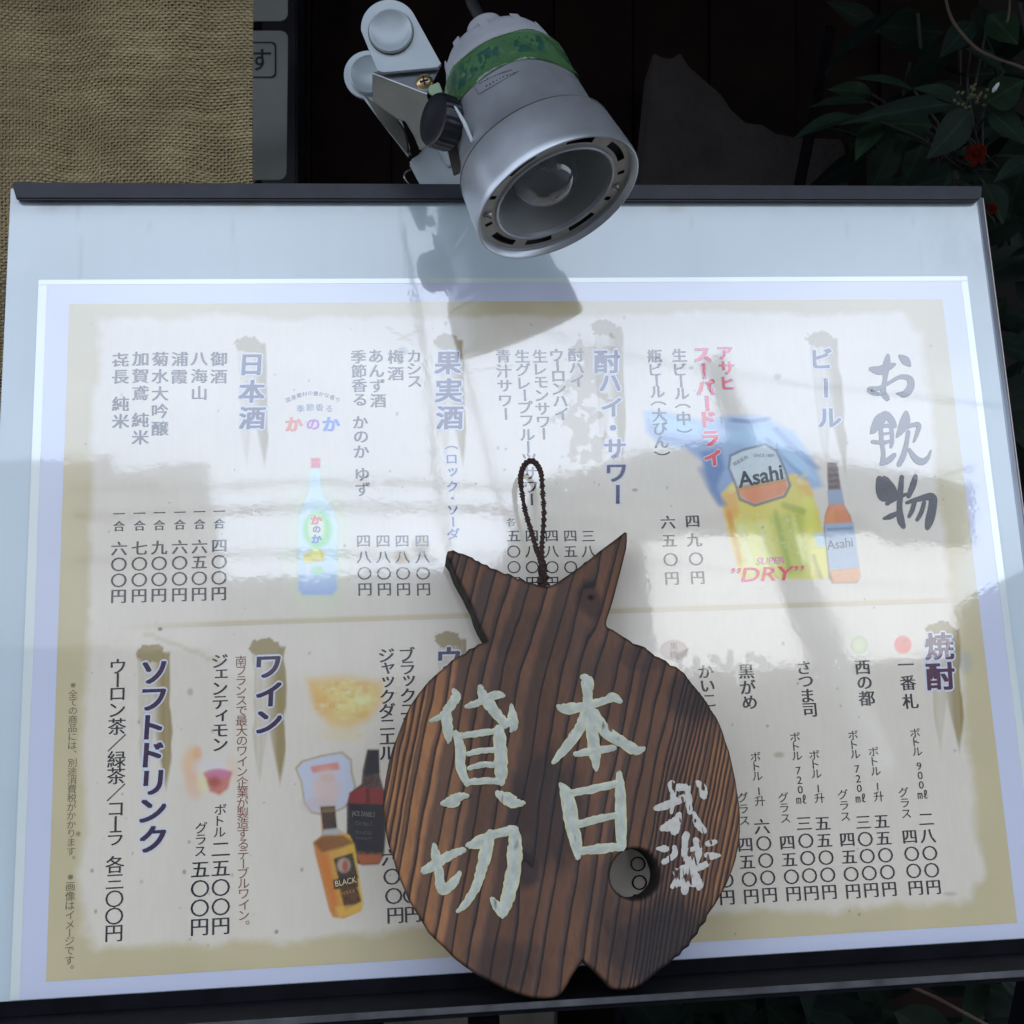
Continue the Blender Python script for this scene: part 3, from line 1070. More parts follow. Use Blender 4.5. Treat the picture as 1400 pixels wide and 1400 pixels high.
# shochu
column("焼", (1283.7, 883.4), (1284, 884), 36, (62, 36, 70), .03, outline=.06, skew=.05)
column("酎", (1285.5, 924.4), (1286, 925), 36, (62, 26, 60), .035, outline=.06, skew=.05)
column("一番札", (1238, 908.5), (1244, 958.7), 20, K)
column("西の都", (1178.8, 912.5), (1184.6, 954.8), 20, K)
column("さつま司", (1098.7, 912.5), (1106.7, 970.6), 19.5, K)
column("黒がめ", (1020, 918), (1024.7, 960), 19.5, K)
column("かいこ", (965, 918), (970, 958), 19, K)
column("黒糖", (921, 884), (921, 895), 10, (120, 105, 105), 0)
S = 13
column("ボトル 900㎖", (1250.7, 1002), (1260.7, 1086), S, K, .006)
column("二八〇〇円", (1265.8, 1120), (1275.8, 1213), 19, K, .020)
column("グラス", (1234.8, 1083), (1238.8, 1112.5), S, K, .006)
column("四〇〇円", (1243.3, 1144), (1251.5, 1214), 19, K, .020)
column("ボトル 1升", (1193.9, 1027.5), (1201, 1088.7), S, K, .006)
column("五五〇〇円", (1205, 1123), (1215.5, 1215.6), 19, K, .020)
column("ボトル 720㎖", (1166, 1005), (1176, 1091), S, K, .006)
column("三〇〇〇円", (1180, 1124), (1190.7, 1217), 19, K, .020)
column("グラス", (1152, 1086), (1155.6, 1116.5), S, K, .006)
column("四五〇円", (1158, 1148), (1166, 1218.7), 19, K, .020)
column("ボトル 1升", (1113, 1032), (1120, 1091), S, K, .006)
column("五五〇〇円", (1124.4, 1125.7), (1133.6, 1219.5), 19, K, .020)
column("ボトル 720㎖", (1086.8, 1007.6), (1095, 1092.7), S, K, .006)
column("三〇〇〇円", (1099, 1125.7), (1109, 1221), 19, K, .020)
column("グラス", (1070.5, 1090), (1073.6, 1119), S, K, .006)
column("四五〇円", (1076, 1152), (1084.7, 1222), 19, K, .020)
column("ボトル 1升", (1032.7, 1034.5), (1038.7, 1095), S, K, .006)
column("六〇〇〇円", (1041.4, 1129.7), (1052, 1223.5), 19, K, .020)
column("グラス", (1015.5, 1090), (1017.5, 1122), S, K, .006)
column("四五〇円", (1018.7, 1155), (1026.9, 1225.6), 19, K, .020)
column("四五〇円", (989, 1156), (994, 1227), 19, K, .020)
column("〇〇円", (872, 1181), (876, 1232), 19, K, .020)
# wine and soft drinks
column("ワイン", (367, 912), (368, 987), 33, (48, 34, 62), .035, outline=.06, skew=.05)
column("ソフトドリンク", (210.6, 919.5), (209, 1147), 33, (48, 34, 66), .035, outline=.06, skew=.05)
column("ウーロン茶／緑茶／コーラ 各三〇〇円", (161.5, 911), (156, 1276), 20.5, K, .012)
column("※全ての商品には、別途消費税がかかります。", (100.3, 937), (97.5, 1176), 10.5, (96, 94, 80), .0)
column("※画像はイメージです。", (96.6, 1199), (95, 1326), 11, (90, 88, 74), .0)
column("ジェンティモン", (301, 903.7), (301.5, 1018), 19, K)
column("南フランスで最大のワイン企業が製造するテーブルワイン。", (329.5, 903.7), (334, 1266), 13.5, (112, 70, 62), .0)
column("ボトル", (301.6, 1106.5), (300.4, 1137.6), 14, K, .006)
column("二五〇〇円", (302, 1161), (302, 1266), 21, K, .016)
column("グラス", (275.4, 1131.6), (274, 1164), 14, K, .006)
column("五〇〇円", (274, 1188.6), (273, 1267.6), 21, K, .016)
# whisky
column("ウイスキー", (614, 900), (618, 1030), 31, (48, 34, 66), .035, outline=.06, skew=.05)
column("ブラックニッカ", (557, 894.5), (558, 1008), 19.5, K)
column("ジャックダニエル", (528.5, 896), (530, 1029.5), 19.5, K)
column("六〇〇円", (533.4, 1172), (540.5, 1251.5), 20, K, .020)
column("四五〇円", (558, 1172), (564.5, 1250), 20, K, .020)
rowtext("JACK DANIEL'S", (481, 1115), 6, (512, 1117), (120, 124, 130), 0, 0, name="logo_lettering")
rowtext("Old No.7", (486, 1128), 5, (508, 1129), (90, 94, 100), 0, 0, name="logo_lettering")
rowtext("TENNESSEE", (485, 1140), 4, (508, 1141), (84, 88, 94), 0, 0, name="logo_lettering")
rowtext("WHISKEY", (486, 1148), 4, (508, 1149), (84, 88, 94), 0, 0, name="logo_lettering")
rowtext("BLACK", (459, 1212), 7, (488, 1206), (190, 180, 150), 0.01, 0, name="logo_lettering")
rowtext("NIKKA", (468, 1224), 4.5, (486, 1220), (150, 120, 80), 0, 0, name="logo_lettering")


# ---- brushed lettering traced as strokes of changing width
def catmull(pts, n=7):
    out = []
    p = [pts[0]] + list(pts) + [pts[-1]]
    for i in range(1, len(p) - 2):
        for k in range(n):
            t = k / n
            out.append(tuple(0.5 * ((2 * p[i][c]) + (-p[i - 1][c] + p[i + 1][c]) * t + (2 * p[i - 1][c] - 5 * p[i][c] + 4 * p[i + 1][c] - p[i + 2][c]) * t * t +
                                    (-p[i - 1][c] + 3 * p[i][c] - 3 * p[i + 1][c] + p[i + 2][c]) * t ** 3) for c in range(3)))
    out.append(tuple(pts[-1]))
    return out


def strokes(name, lst, org, sc, place, h0, m, parent, thick=0.0, jit=0.0, colname=None, lift=0.0, fat=1.0):
    """lst of strokes [(x, y, width) ...] in crop coordinates; place(x, y, h) gives the point"""
    V = []; Fc = []; shade = []
    for si, st in enumerate(lst):
        pts = catmull(st, 6)
        pts = [(org[0] + x_ / sc, org[1] + y_ / sc, max(w_, 3) / sc * fat) for x_, y_, w_ in pts]
        if jit: pts = [(x_ + random.uniform(-jit, jit), y_ + random.uniform(-jit, jit), w_ * random.uniform(.9, 1.1)) for x_, y_, w_ in pts]
        n = len(pts)
        hh = h0 + si * lift
        rows = []
        # rounded ends
        d0 = Vector((pts[1][0] - pts[0][0], pts[1][1] - pts[0][1])).normalized()
        d1 = Vector((pts[-1][0] - pts[-2][0], pts[-1][1] - pts[-2][1])).normalized()
        pts = [(pts[0][0] - d0.x * pts[0][2] * .42, pts[0][1] - d0.y * pts[0][2] * .42, pts[0][2] * .45)] + pts + \
              [(pts[-1][0] + d1.x * pts[-1][2] * .42, pts[-1][1] + d1.y * pts[-1][2] * .42, pts[-1][2] * .45)]
        n = len(pts)
        nc = 5
        for i in range(n):
            a = pts[max(i - 1, 0)]; c = pts[min(i + 1, n - 1)]
            d = Vector((c[0] - a[0], c[1] - a[1]))
            d = d.normalized() if d.length > 1e-6 else Vector((1, 0))
            nx, ny = -d.y, d.x
            for k in range(nc):
                s = -0.5 + k / (nc - 1)
                prof = (1 - (2 * s) ** 2)
                V.append(place(pts[i][0] + nx * s * pts[i][2], pts[i][1] + ny * s * pts[i][2], hh + thick * prof))
                q_ = .5 + .5 * math.sin(i * .9 + k * 2.1 + si * 3)
                e_ = 1 - prof
                shade.append((.70 + .22 * e_ + .16 * q_, .78 + .16 * e_ + .12 * q_, .98 - .22 * e_ + .04 * q_))
        k0 = len(V) - n * nc
        for i in range(n - 1):
            for k in range(nc - 1):
                q = k0 + i * nc + k
                Fc.append((q, q + 1, q + 1 + nc, q + nc))
    o = mk(name, V, Fc, m, parent, smooth=True)
    # all faces towards the viewer
    bm = bmesh.new(); bm.from_mesh(o.data)
    for f in bm.faces:
        f.normal_update()
        if f.normal.dot(EN) < 0: f.normal_flip()
    bm.to_mesh(o.data); bm.free()
    vcol(o, "worn", np.full(len(V), 0.03))
    if colname: vcol(o, colname, np.array(shade))
    return o


CO = (1080, 430); CS = 3.256
O_ = [[(362, 242, 18), (400, 248, 32), (440, 232, 26), (466, 222, 12)],
      [(437, 182, 14), (430, 225, 26), (424, 285, 16), (416, 345, 20), (434, 374, 20)],
      [(418, 352, 12), (380, 352, 14), (355, 334, 20), (395, 328, 16), (440, 305, 13), (490, 278, 15), (532, 285, 22), (538, 320, 26), (515, 352, 26), (478, 352, 8)],
      [(490, 184, 12), (515, 205, 30), (534, 226, 12)]]
I_ = [[(425, 440, 20), (400, 470, 40), (372, 515, 24), (360, 528, 8)], [(430, 445, 26), (455, 475, 24), (468, 498, 14)],
      [(400, 500, 12), (438, 494, 14), (452, 508, 14), (455, 560, 14), (450, 590, 10)], [(405, 505, 16), (408, 560, 16), (416, 620, 16), (412, 662, 18)],
      [(410, 532, 9), (448, 527, 9)], [(368, 566, 14), (415, 570, 14), (458, 560, 10)], [(408, 664, 16), (440, 648, 22), (466, 624, 16)],
      [(518, 438, 18), (512, 480, 36), (492, 520, 24), (476, 545, 8)], [(500, 512, 12), (545, 492, 15), (574, 492, 17), (566, 530, 14), (552, 566, 8)],
      [(528, 520, 14), (518, 580, 16), (505, 630, 20), (486, 668, 18)], [(530, 598, 10), (558, 640, 22), (590, 655, 24), (615, 636, 14), (628, 604, 5)]]
N_ = [[(398, 730, 22), (402, 775, 32), (415, 808, 36), (440, 812, 26)], [(420, 735, 30), (445, 775, 40), (470, 808, 28)], [(432, 842, 14), (470, 820, 14), (520, 800, 12)],
      [(498, 722, 16), (492, 790, 20), (488, 860, 20), (494, 915, 26), (506, 945, 16)], [(418, 908, 10), (450, 898, 20), (486, 878, 10)],
      [(560, 718, 16), (548, 760, 22), (528, 810, 16)], [(520, 838, 12), (570, 822, 18), (632, 812, 28), (634, 860, 30), (622, 915, 30), (612, 950, 18)],
      [(556, 830, 16), (545, 870, 16), (530, 900, 12)], [(598, 836, 14), (585, 880, 16), (566, 915, 12)]]
BR = ink((44, 48, 62))
for nm, st in (("heading_character", O_), ("heading_character", I_), ("heading_character", N_)):
    strokes(nm, st, CO, CS, lambda x_, y_, h: onb(x_, y_, h), 0.00062, BR, poster, lift=0.00001, fat=1.3)

# ================================================================== WOODEN FISH SIGN
FH = 0.034        # front face of the wood above the board
FT = 0.030        # thickness
fish = empty("wooden_fish_sign", onb(745, 1362, 0.02),
             "charred brown wooden fish sign with hand painted white characters, leaning on the menu board", "sign")
outl = [(616, 768), (610, 760), (612, 753), (620, 751), (627, 755), (633, 756), (640, 759), (646, 761), (650, 765), (654, 766), (660, 770), (666, 771), (671, 776), (676, 777),
        (682, 779), (690, 784), (695, 783), (701, 786), (708, 791), (712, 789), (719, 794), (728, 796), (736, 799), (745, 801), (753, 800), (760, 797), (772, 789), (788, 778), (804, 766), (820, 753), (836, 741), (848, 732),
        (855, 726), (858, 728), (858, 738), (857, 749), (853, 765), (849, 781), (844, 800), (839, 819), (834, 835), (830, 847), (829, 853), (831, 857), (838, 860), (847, 866), (853, 870), (860, 874), (866, 879), (874, 881), (882, 884),
        (889, 890), (896, 896), (902, 898), (911, 903), (917, 909), (925, 911), (929, 914), (937, 921), (943, 929), (950, 938), (957, 946), (963, 954), (968, 961), (973, 970), (980, 980), (985, 990), (990, 1003), (993, 1014), (998, 1027), (1001, 1040),
        (1004, 1054), (1007, 1068), (1009, 1083), (1012, 1100), (1013, 1117), (1013, 1137), (1011, 1156), (1007, 1175), (1001, 1193), (995, 1208), (987, 1223), (978, 1238), (968, 1252), (966, 1261), (958, 1268), (955, 1277), (946, 1286), (943, 1294),
        (935, 1299), (930, 1307), (923, 1310), (915, 1319), (905, 1325), (894, 1334), (885, 1342), (875, 1349), (866, 1353), (857, 1354), (848, 1355), (836, 1353), (826, 1342), (816, 1332), (806, 1323), (797, 1315), (789, 1326), (782, 1336), (776, 1348),
        (771, 1356), (766, 1362), (758, 1366), (746, 1367), (730, 1366), (718, 1363), (708, 1360), (690, 1353), (671, 1343), (653, 1334), (637, 1323), (621, 1311), (608, 1297), (596, 1286), (585, 1275), (576, 1259), (567, 1245),
        (558, 1230), (551, 1213), (543, 1194), (537, 1173), (530, 1152), (526, 1130), (524, 1108), (524, 1087), (527, 1065), (531, 1044), (537, 1022), (546, 999), (553, 981), (561, 964), (573, 947), (586, 931), (597, 921),
        (609, 911), (617, 903), (626, 897), (636, 893), (641, 887), (648, 885), (654, 880), (662, 878), (666, 876), (662, 868), (656, 858), (650, 844), (646, 830), (640, 819), (635, 808), (628, 796), (622, 785)]
hole = [(868 + 33.5 * math.cos(t) * (1 + .03 * math.sin(3 * t)), 1195 + 35 * math.sin(t) * (1 + .02 * math.cos(2 * t))) for t in np.linspace(0, 2 * math.pi, 40, endpoint=False)]

# annual ring lines: s coordinate of the crisp dark edges
SL = [470, 478, 485, 491, 497, 502, 507, 513, 519, 526, 534, 543, 552, 561, 572, 592, 617, 639, 664, 690, 724, 747, 769, 790, 820, 846, 864, 884, 902, 915]
while SL[-1] < 1060: SL.append(SL[-1] + random.uniform(5.2, 8.0))
SL = np.array(SL)
DF = rng.uniform(0.10, 0.52, len(SL))


def ringfield(X, Y):
    w = (fbm(X / 55, Y / 160, 81) - .5) * 9 + (fbm(X / 14, Y / 60, 83) - .5) * 2.6
    s = X + 0.185 * (Y - 1050) - 0.10 * np.clip(910 - Y, 0, 400) + w
    s = s + 6 * np.sin((Y - 900) / 130.0) * np.exp(-((X - 860) / 130) ** 2)
    # flow round the two knots
    for kx, ky, kr, ks in ((806, 818, 26, 9), (722, 1182, 26, 10)):
        r2 = ((X - kx) / kr) ** 2 + ((Y - ky) / (kr * 2.2)) ** 2
        s = s - ks * np.exp(-r2) * np.sign(X - kx) * np.minimum(1, np.abs(X - kx) / 8)
    i = np.clip(np.searchsorted(SL, s.ravel()) - 1, 0, len(SL) - 2).reshape(s.shape)
    t = (s - SL[i]) / (SL[i + 1] - SL[i])
    return s, i, np.clip(t, 0, 1)


stepx = 1.6
gx = np.arange(515, 1022, stepx); gy = np.arange(715, 1376, stepx)
GX, GY = np.meshgrid(gx, gy)
SDo = sdpoly(GX, GY, outl)
SDh = sdpoly(GX, GY, hole)
SD = np.maximum(SDo, -SDh)          # negative inside the wood
s_, ri, rt = ringfield(GX, GY)
width = SL[ri + 1] - SL[ri]
dark = sst(rt, 1 - DF[ri] - 0.12, 1 - DF[ri] + 0.05)
dark = np.where(width < 13, sst(rt, 0.45, 0.7), dark)
crisp = np.maximum(sst(rt, 1 - 2.8 / width, 1 - .8 / width), 1 - sst(rt, 0.0, 1.9 / width))
amp = np.clip(width / 26, 0.35, 1.0)
relief = amp * (0.0010 * dark - 0.0007 * (1 - rt)) + 0.0004 * (fbm(GX / 6, GY / 40, 91) - .5)
# burnt rounded rim
rim = np.clip(-SD / 5.0, 0, 1)
relief = relief - 0.0024 * (1 - rim) ** 2
# tones handed to the material: orange sapwood, charring, burnt edge; phase and width of the rings
orange = np.clip((648 - GX) / 95, 0, 1) * sst(GY, 760, 800) + 0.75 * np.clip((GX - 925) / 60, 0, 1) * sst(GY, 960, 1040)
orange = np.clip(orange, 0, 1) * (0.7 + 0.5 * fbm(GX / 20, GY / 60, 95))
orange = np.clip(orange, 0, 1)
char = np.zeros(GX.shape)
for cx, cy, rx, ry, k in ((750, 1110, 60, 95, .85), (912, 1290, 105, 66, 1.0), (690, 1320, 55, 40, .6), (806, 822, 20, 28, .8), (722, 1180, 20, 42, .95), (950, 950, 46, 40, .8),
                          (835, 930, 80, 60, .35), (640, 1120, 30, 60, .2), (740, 870, 90, 40, .25), (840, 1215, 60, 60, .4), (880, 900, 50, 24, .6)):
    r = np.sqrt(((GX - cx) / rx) ** 2 + ((GY - cy) / ry) ** 2)
    char = np.maximum(char, k * (1 - sst(r + .5 * (fbm(GX / 16, GY / 30, 101) - .5), .55, 1.15)))
edgeb = 1 - sst(-SD, 0.0, 4.2)
kc = np.exp(-((GX - 808) / 4) ** 2 - ((GY - 817) / 2.4) ** 2)
relief = -0.0024 * (1 - rim) ** 2 - .0018 * kc + amp * .0004 * dark + 0.0003 * (fbm(GX / 30, GY / 60, 91) - .5)
edgeb = np.maximum(edgeb, kc)
ring_attr = np.stack([(ri + rt) / 100.0, np.clip(width, 2, 60) / 100.0, np.zeros_like(rt)], -1)
tone_attr = np.stack([orange, char, edgeb], -1)

# keep cells whose centre is inside, snap border vertices on to the outline
ny_, nx_ = GX.shape
inside = SD < 0
cell = (SD[:-1, :-1] < 0).astype(int) + (SD[:-1, 1:] < 0) + (SD[1:, 1:] < 0) + (SD[1:, :-1] < 0)
use = cell >= 2
gxs, gys = np.gradient(SD, stepx, axis=1), np.gradient(SD, stepx, axis=0)
usedv = np.zeros(GX.shape, bool)
for a_, c_ in ((0, 0), (0, 1), (1, 0), (1, 1)):
    usedv[a_:ny_ - 1 + a_, c_:nx_ - 1 + c_] |= use
full = np.zeros(GX.shape, int)
for a_, c_ in ((0, 0), (0, 1), (1, 0), (1, 1)):
    full[a_:ny_ - 1 + a_, c_:nx_ - 1 + c_] += use
border = usedv & (full < 4)
mv = usedv & ((SD > 0) | border)
lim = np.clip(SD, -stepx * 1.2, stepx * 1.5)
SX = GX - np.where(mv, lim * gxs, 0)
SY = GY - np.where(mv, lim * gys, 0)


TA = math.atan(0.024 / 0.29)                 # the sign stands on the rail and leans back on to the board
NF = EN * math.cos(TA) + EY * math.sin(TA)
OF = B(0, -0.18, 0.0375)
Nf = np.array(NF); Of = np.array(OF)


def px2plane(X, Y, H):
    """pixels to points on planes H in front of the board (arrays)"""
    D = np.stack([(X - 700) / F, np.ones_like(X), -(Y - 700) / F], -1)
    eye = np.array([0, 0, CAMZ])
    num = ((Of - eye) @ Nf) + (H - FH)
    t = num / (D @ Nf)
    return eye + D * t[..., None]


Pflat = px2plane(SX, SY, np.full(SX.shape, FH))
Pf = Pflat + Nf[None, None] * relief[..., None]
idx = -np.ones(GX.shape, int); idx[usedv] = np.arange(usedv.sum())
i00 = idx[:-1, :-1][use]; i01 = idx[:-1, 1:][use]; i11 = idx[1:, 1:][use]; i10 = idx[1:, :-1][use]
faces = np.stack([i00, i10, i11, i01], -1)
Vf = Pf[usedv]; Cr = ring_attr[usedv]; Ct = tone_attr[usedv]
# skirt: walls down to the back
nb_ = len(Vf)
Vb = Pflat[usedv] - Nf * (FT)
inward = np.stack([gxs[usedv], gys[usedv]], -1)
edges = {}
for f in faces:
    for a_, c_ in zip(f, np.roll(f, -1)):
        edges[(int(a_), int(c_))] = edges.get((int(a_), int(c_)), 0) + 1
bord = [e for e in edges if (e[1], e[0]) not in edges]
bv = sorted({i for e in bord for i in e})
mp = {v: nb_ + k for k, v in enumerate(bv)}
mp2 = {v: nb_ + len(bv) + k for k, v in enumerate(bv)}
mid = Vf[bv] - Nf * 0.0045
Vall = np.concatenate([Vf, mid, Vb[bv]])
z3 = np.zeros((len(bv), 3)); k3 = np.tile(np.array([[0, 1.0, 1.0]]), (len(bv), 1))
Cr = np.concatenate([Cr, Cr[bv], Cr[bv]]); Ct = np.concatenate([Ct, k3, k3])
walls = []
for a_, c_ in bord:
    walls.append((c_, a_, mp[a_], mp[c_]))
    walls.append((mp[c_], mp[a_], mp2[a_], mp2[c_]))
kb = len(Vall)
Vall = np.concatenate([Vall, Vb])
Cr = np.concatenate([Cr, ring_attr[usedv]]); Ct = np.concatenate([Ct, tone_attr[usedv]])
Fall = np.concatenate([faces, np.array(walls), faces[:, ::-1] + kb])
def cedar(m, nt, p, geo):
    N, Lk = nt.nodes, nt.links

    def val(x):
        return x

    def mt(op, a, b_=None, c=None, clamp=False):
        n = N.new("ShaderNodeMath"); n.operation = op; n.use_clamp = clamp
        for i, x in enumerate((a, b_, c)):
            if x is None: continue
            if isinstance(x, (int, float)): n.inputs[i].default_value = x
            else: Lk.new(x, n.inputs[i])
        return n.outputs[0]

    def smooth(x, e0, e1):
        n = N.new("ShaderNodeMapRange"); n.interpolation_type = "SMOOTHSTEP"
        for k_, v_ in (("Value", x), ("From Min", e0), ("From Max", e1)):
            if isinstance(v_, (int, float)): n.inputs[k_].default_value = v_
            else: Lk.new(v_, n.inputs[k_])
        return n.outputs["Result"]

    def mixc(f, a, b_):
        n = N.new("ShaderNodeMixRGB")
        for i, x in enumerate((f, a, b_)):
            if isinstance(x, tuple): n.inputs[i].default_value = (*x, 1)
            elif isinstance(x, (int, float)): n.inputs[i].default_value = x
            else: Lk.new(x, n.inputs[i])
        return n.outputs[0]

    def attr(nm):
        a = N.new("ShaderNodeVertexColor"); a.layer_name = nm
        q = N.new("ShaderNodeSeparateColor"); Lk.new(a.outputs["Color"], q.inputs[0])
        return q.outputs[0], q.outputs[1], q.outputs[2]

    def noise(sc, vec, detail=4):
        n = N.new("ShaderNodeTexNoise"); n.inputs["Scale"].default_value = sc; n.inputs["Detail"].default_value = detail
        Lk.new(vec, n.inputs["Vector"]); return n.outputs["Fac"]
    mp_ = N.new("ShaderNodeMapping"); mp_.inputs["Rotation"].default_value = (0, R(10), 0); mp_.inputs["Scale"].default_value = (1, 1, .14)
    Lk.new(geo.outputs["Position"], mp_.inputs["Vector"])
    mp2 = N.new("ShaderNodeMapping"); mp2.inputs["Rotation"].default_value = (0, R(10), 0); mp2.inputs["Scale"].default_value = (1, 1, .03)
    Lk.new(geo.outputs["Position"], mp2.inputs["Vector"])
    ph, wd, _ = attr("ring"); orange_, char_, edge_ = attr("tone")
    ph = mt("MULTIPLY", ph, 100.0); wd = mt("MULTIPLY", wd, 100.0)
    wob = mt("MULTIPLY", mt("SUBTRACT", noise(60, mp_.outputs[0]), .5), .22)
    ph = mt("ADD", ph, wob)
    t = mt("FRACT", ph); k_ = mt("FLOOR", ph)
    wn_ = N.new("ShaderNodeTexWhiteNoise"); wn_.noise_dimensions = "1D"; Lk.new(k_, wn_.inputs["W"])
    rn = mt("MULTIPLY", wn_.outputs["Value"], wn_.outputs["Value"])
    ds = mt("SUBTRACT", .90, mt("MULTIPLY", rn, .55))
    narrow = mt("LESS_THAN", wd, 13.0)
    ds = mt("SUBTRACT", ds, mt("MULTIPLY", narrow, .22))
    soft = mt("ADD", ds, mt("MULTIPLY", mt("SUBTRACT", noise(140, mp_.outputs[0]), .5), .35))
    dark_ = smooth(t, mt("SUBTRACT", soft, .26), mt("ADD", soft, .06))
    cA = smooth(t, mt("SUBTRACT", 1.0, mt("DIVIDE", 3.0, wd)), mt("SUBTRACT", 1.0, mt("DIVIDE", .7, wd)))
    cB = mt("SUBTRACT", 1.0, smooth(t, 0.0, mt("DIVIDE", 1.9, wd)))
    crisp_ = mt("MAXIMUM", cA, cB)
    n1 = noise(24, mp_.outputs[0], 6); n2 = noise(420, mp2.outputs[0], 3); n3 = noise(30, geo.outputs["Position"], 4)
    tone = mt("ADD", mt("MULTIPLY", n1, 1.1), mt("MULTIPLY", n2, .55)); tone = mt("ADD", tone, mt("MULTIPLY", n3, .7)); tone = mt("SUBTRACT", tone, .22)
    light = mixc(orange_, (0.142, 0.064, 0.034), (0.42, 0.180, 0.064))
    band = mt("ADD", .72, mt("MULTIPLY", wn_.outputs["Value"], .5))
    vm = N.new("ShaderNodeVectorMath"); vm.operation = "SCALE"; Lk.new(light, vm.inputs[0]); Lk.new(mt("MULTIPLY", tone, band), vm.inputs["Scale"])
    cold_ = N.new("ShaderNodeVectorMath"); cold_.operation = "SCALE"; cold_.inputs[0].default_value = (.034, .022, .020); Lk.new(mt("ADD", .5, n1), cold_.inputs["Scale"])
    c = mixc(mt("MULTIPLY", dark_, .72), vm.outputs[0], cold_.outputs[0])
    chv = N.new("ShaderNodeVectorMath"); chv.operation = "SCALE"; chv.inputs[0].default_value = (.022, .0145, .0145); Lk.new(mt("ADD", .4, n1), chv.inputs["Scale"])
    c = mixc(mt("MULTIPLY", char_, .88), c, chv.outputs[0])
    c = mixc(mt("MULTIPLY", crisp_, .78), c, (.007, .005, .006))
    c = mixc(mt("MULTIPLY", edge_, .85), c, (.008, .006, .005))
    Lk.new(c, p.inputs["Base Color"])
    rg = mt("ADD", .42, mt("MULTIPLY", n3, .3)); rg = mt("ADD", rg, mt("MULTIPLY", edge_, .3)); Lk.new(rg, p.inputs["Roughness"])
    ampn = mt("MINIMUM", mt("DIVIDE", wd, 26.0), 1.0)
    hgt = mt("SUBTRACT", mt("MULTIPLY", dark_, .9), mt("MULTIPLY", mt("SUBTRACT", 1.0, t), .8))
    hgt = mt("MULTIPLY", hgt, ampn)
    hgt = mt("ADD", hgt, mt("MULTIPLY", n2, .22))
    hgt = mt("SUBTRACT", hgt, mt("MULTIPLY", crisp_, .25))
    bp = N.new("ShaderNodeBump"); bp.inputs["Strength"].default_value = 1.0; bp.inputs["Distance"].default_value = .0009
    Lk.new(hgt, bp.inputs["Height"]); Lk.new(bp.outputs[0], p.inputs["Normal"])


wood = mat("burnt_cedar", (1, 1, 1), rough=0.55, spec=0.35, extra=cedar)
fb = mk_np("fish_body", Vall, Fall, wood, fish, smooth=True)
vcol(fb, "ring", Cr); vcol(fb, "tone", Ct)
# back face
b = MB()
bk = [Vector(px2plane(np.array([x_]), np.array([y_]), np.array([FH]))[0]) - NF * FT for x_, y_ in outl]
tri = geometry.tessellate_polygon([bk])
b.add(bk, [tuple(t) for t in tri])
# (left open where the eye hole is: cut by leaving out triangles that cover it)
hc = Vector(px2plane(np.array([868.]), np.array([1195.]), np.array([FH]))[0]) - EN * FT

# paint
paint = mat("chalky_paint", (0.52, 0.51, 0.385), rough=0.55, var=0.16, vscale=150, bump=0.4, bscale=300, bdist=0.0005)
_nt = paint.node_tree
_vc = _nt.nodes.new("ShaderNodeVertexColor"); _vc.layer_name = "paint"
_mm = _nt.nodes.new("ShaderNodeMixRGB"); _mm.blend_type = "MULTIPLY"; _mm.inputs["Fac"].default_value = 1
_lk = _nt.nodes["Principled BSDF"].inputs["Base Color"].links[0].from_socket
_nt.links.new(_lk, _mm.inputs["Color1"]); _nt.links.new(_vc.outputs["Color"], _mm.inputs["Color2"])
_nt.links.new(_mm.outputs["Color"], _nt.nodes["Principled BSDF"].inputs["Base Color"])
paint2 = mat("white_paint", (0.50, 0.47, 0.41), rough=0.6, var=0.1, vscale=300)


def worn_paint(m, nt, p, geo, e0=.33, e1=.38, sc=330):
    mp_ = nt.nodes.new("ShaderNodeMapping"); mp_.inputs["Rotation"].default_value = (0, R(8), 0); mp_.inputs["Scale"].default_value = (1, 1, .05)
    nt.links.new(geo.outputs["Position"], mp_.inputs["Vector"])
    n = nt.nodes.new("ShaderNodeTexNoise"); n.inputs["Scale"].default_value = sc; n.inputs["Detail"].default_value = 1
    nt.links.new(mp_.outputs[0], n.inputs["Vector"])
    r = nt.nodes.new("ShaderNodeValToRGB"); r.color_ramp.elements[0].position = e0; r.color_ramp.elements[1].position = e1
    nt.links.new(n.outputs["Fac"], r.inputs[0]); nt.links.new(r.outputs[0], p.inputs["Alpha"])


worn_paint(paint, paint.node_tree, paint.node_tree.nodes["Principled BSDF"], [n for n in paint.node_tree.nodes if n.type == "NEW_GEOMETRY"][0], .22, .31, 160)
worn_paint(paint2, paint2.node_tree, paint2.node_tree.nodes["Principled BSDF"], [n for n in paint2.node_tree.nodes if n.type == "NEW_GEOMETRY"][0])


def rl(x_, y_):
    s__, i__, t__ = ringfield(np.array([[float(x_)]]), np.array([[float(y_)]]))
    w__ = SL[i__ + 1] - SL[i__]
    d__ = np.where(w__ < 13, sst(t__, .45, .7), sst(t__, 1 - DF[i__] - .12, 1 - DF[i__] + .05))
    return float((np.clip(w__ / 26, .35, 1) * 0.0004 * d__)[0, 0])


def onfish2(x_, y_, h):
    """thin paint that has sunk between the ridges"""
    hh = FH + 0.0003 + rl(x_, y_) * 0.9 + h
    return Vector(px2plane(np.array([float(x_)]), np.array([float(y_)]), np.array([hh]))[0])


def onfish(x_, y_, h):
    """paint follows the relief of the wood; h is the height above it"""
    r = rl(x_, y_)
    hh = FH + 0.00045 + r * 0.9 + h
    return Vector(px2plane(np.array([float(x_)]), np.array([float(y_)]), np.array([hh]))[0])


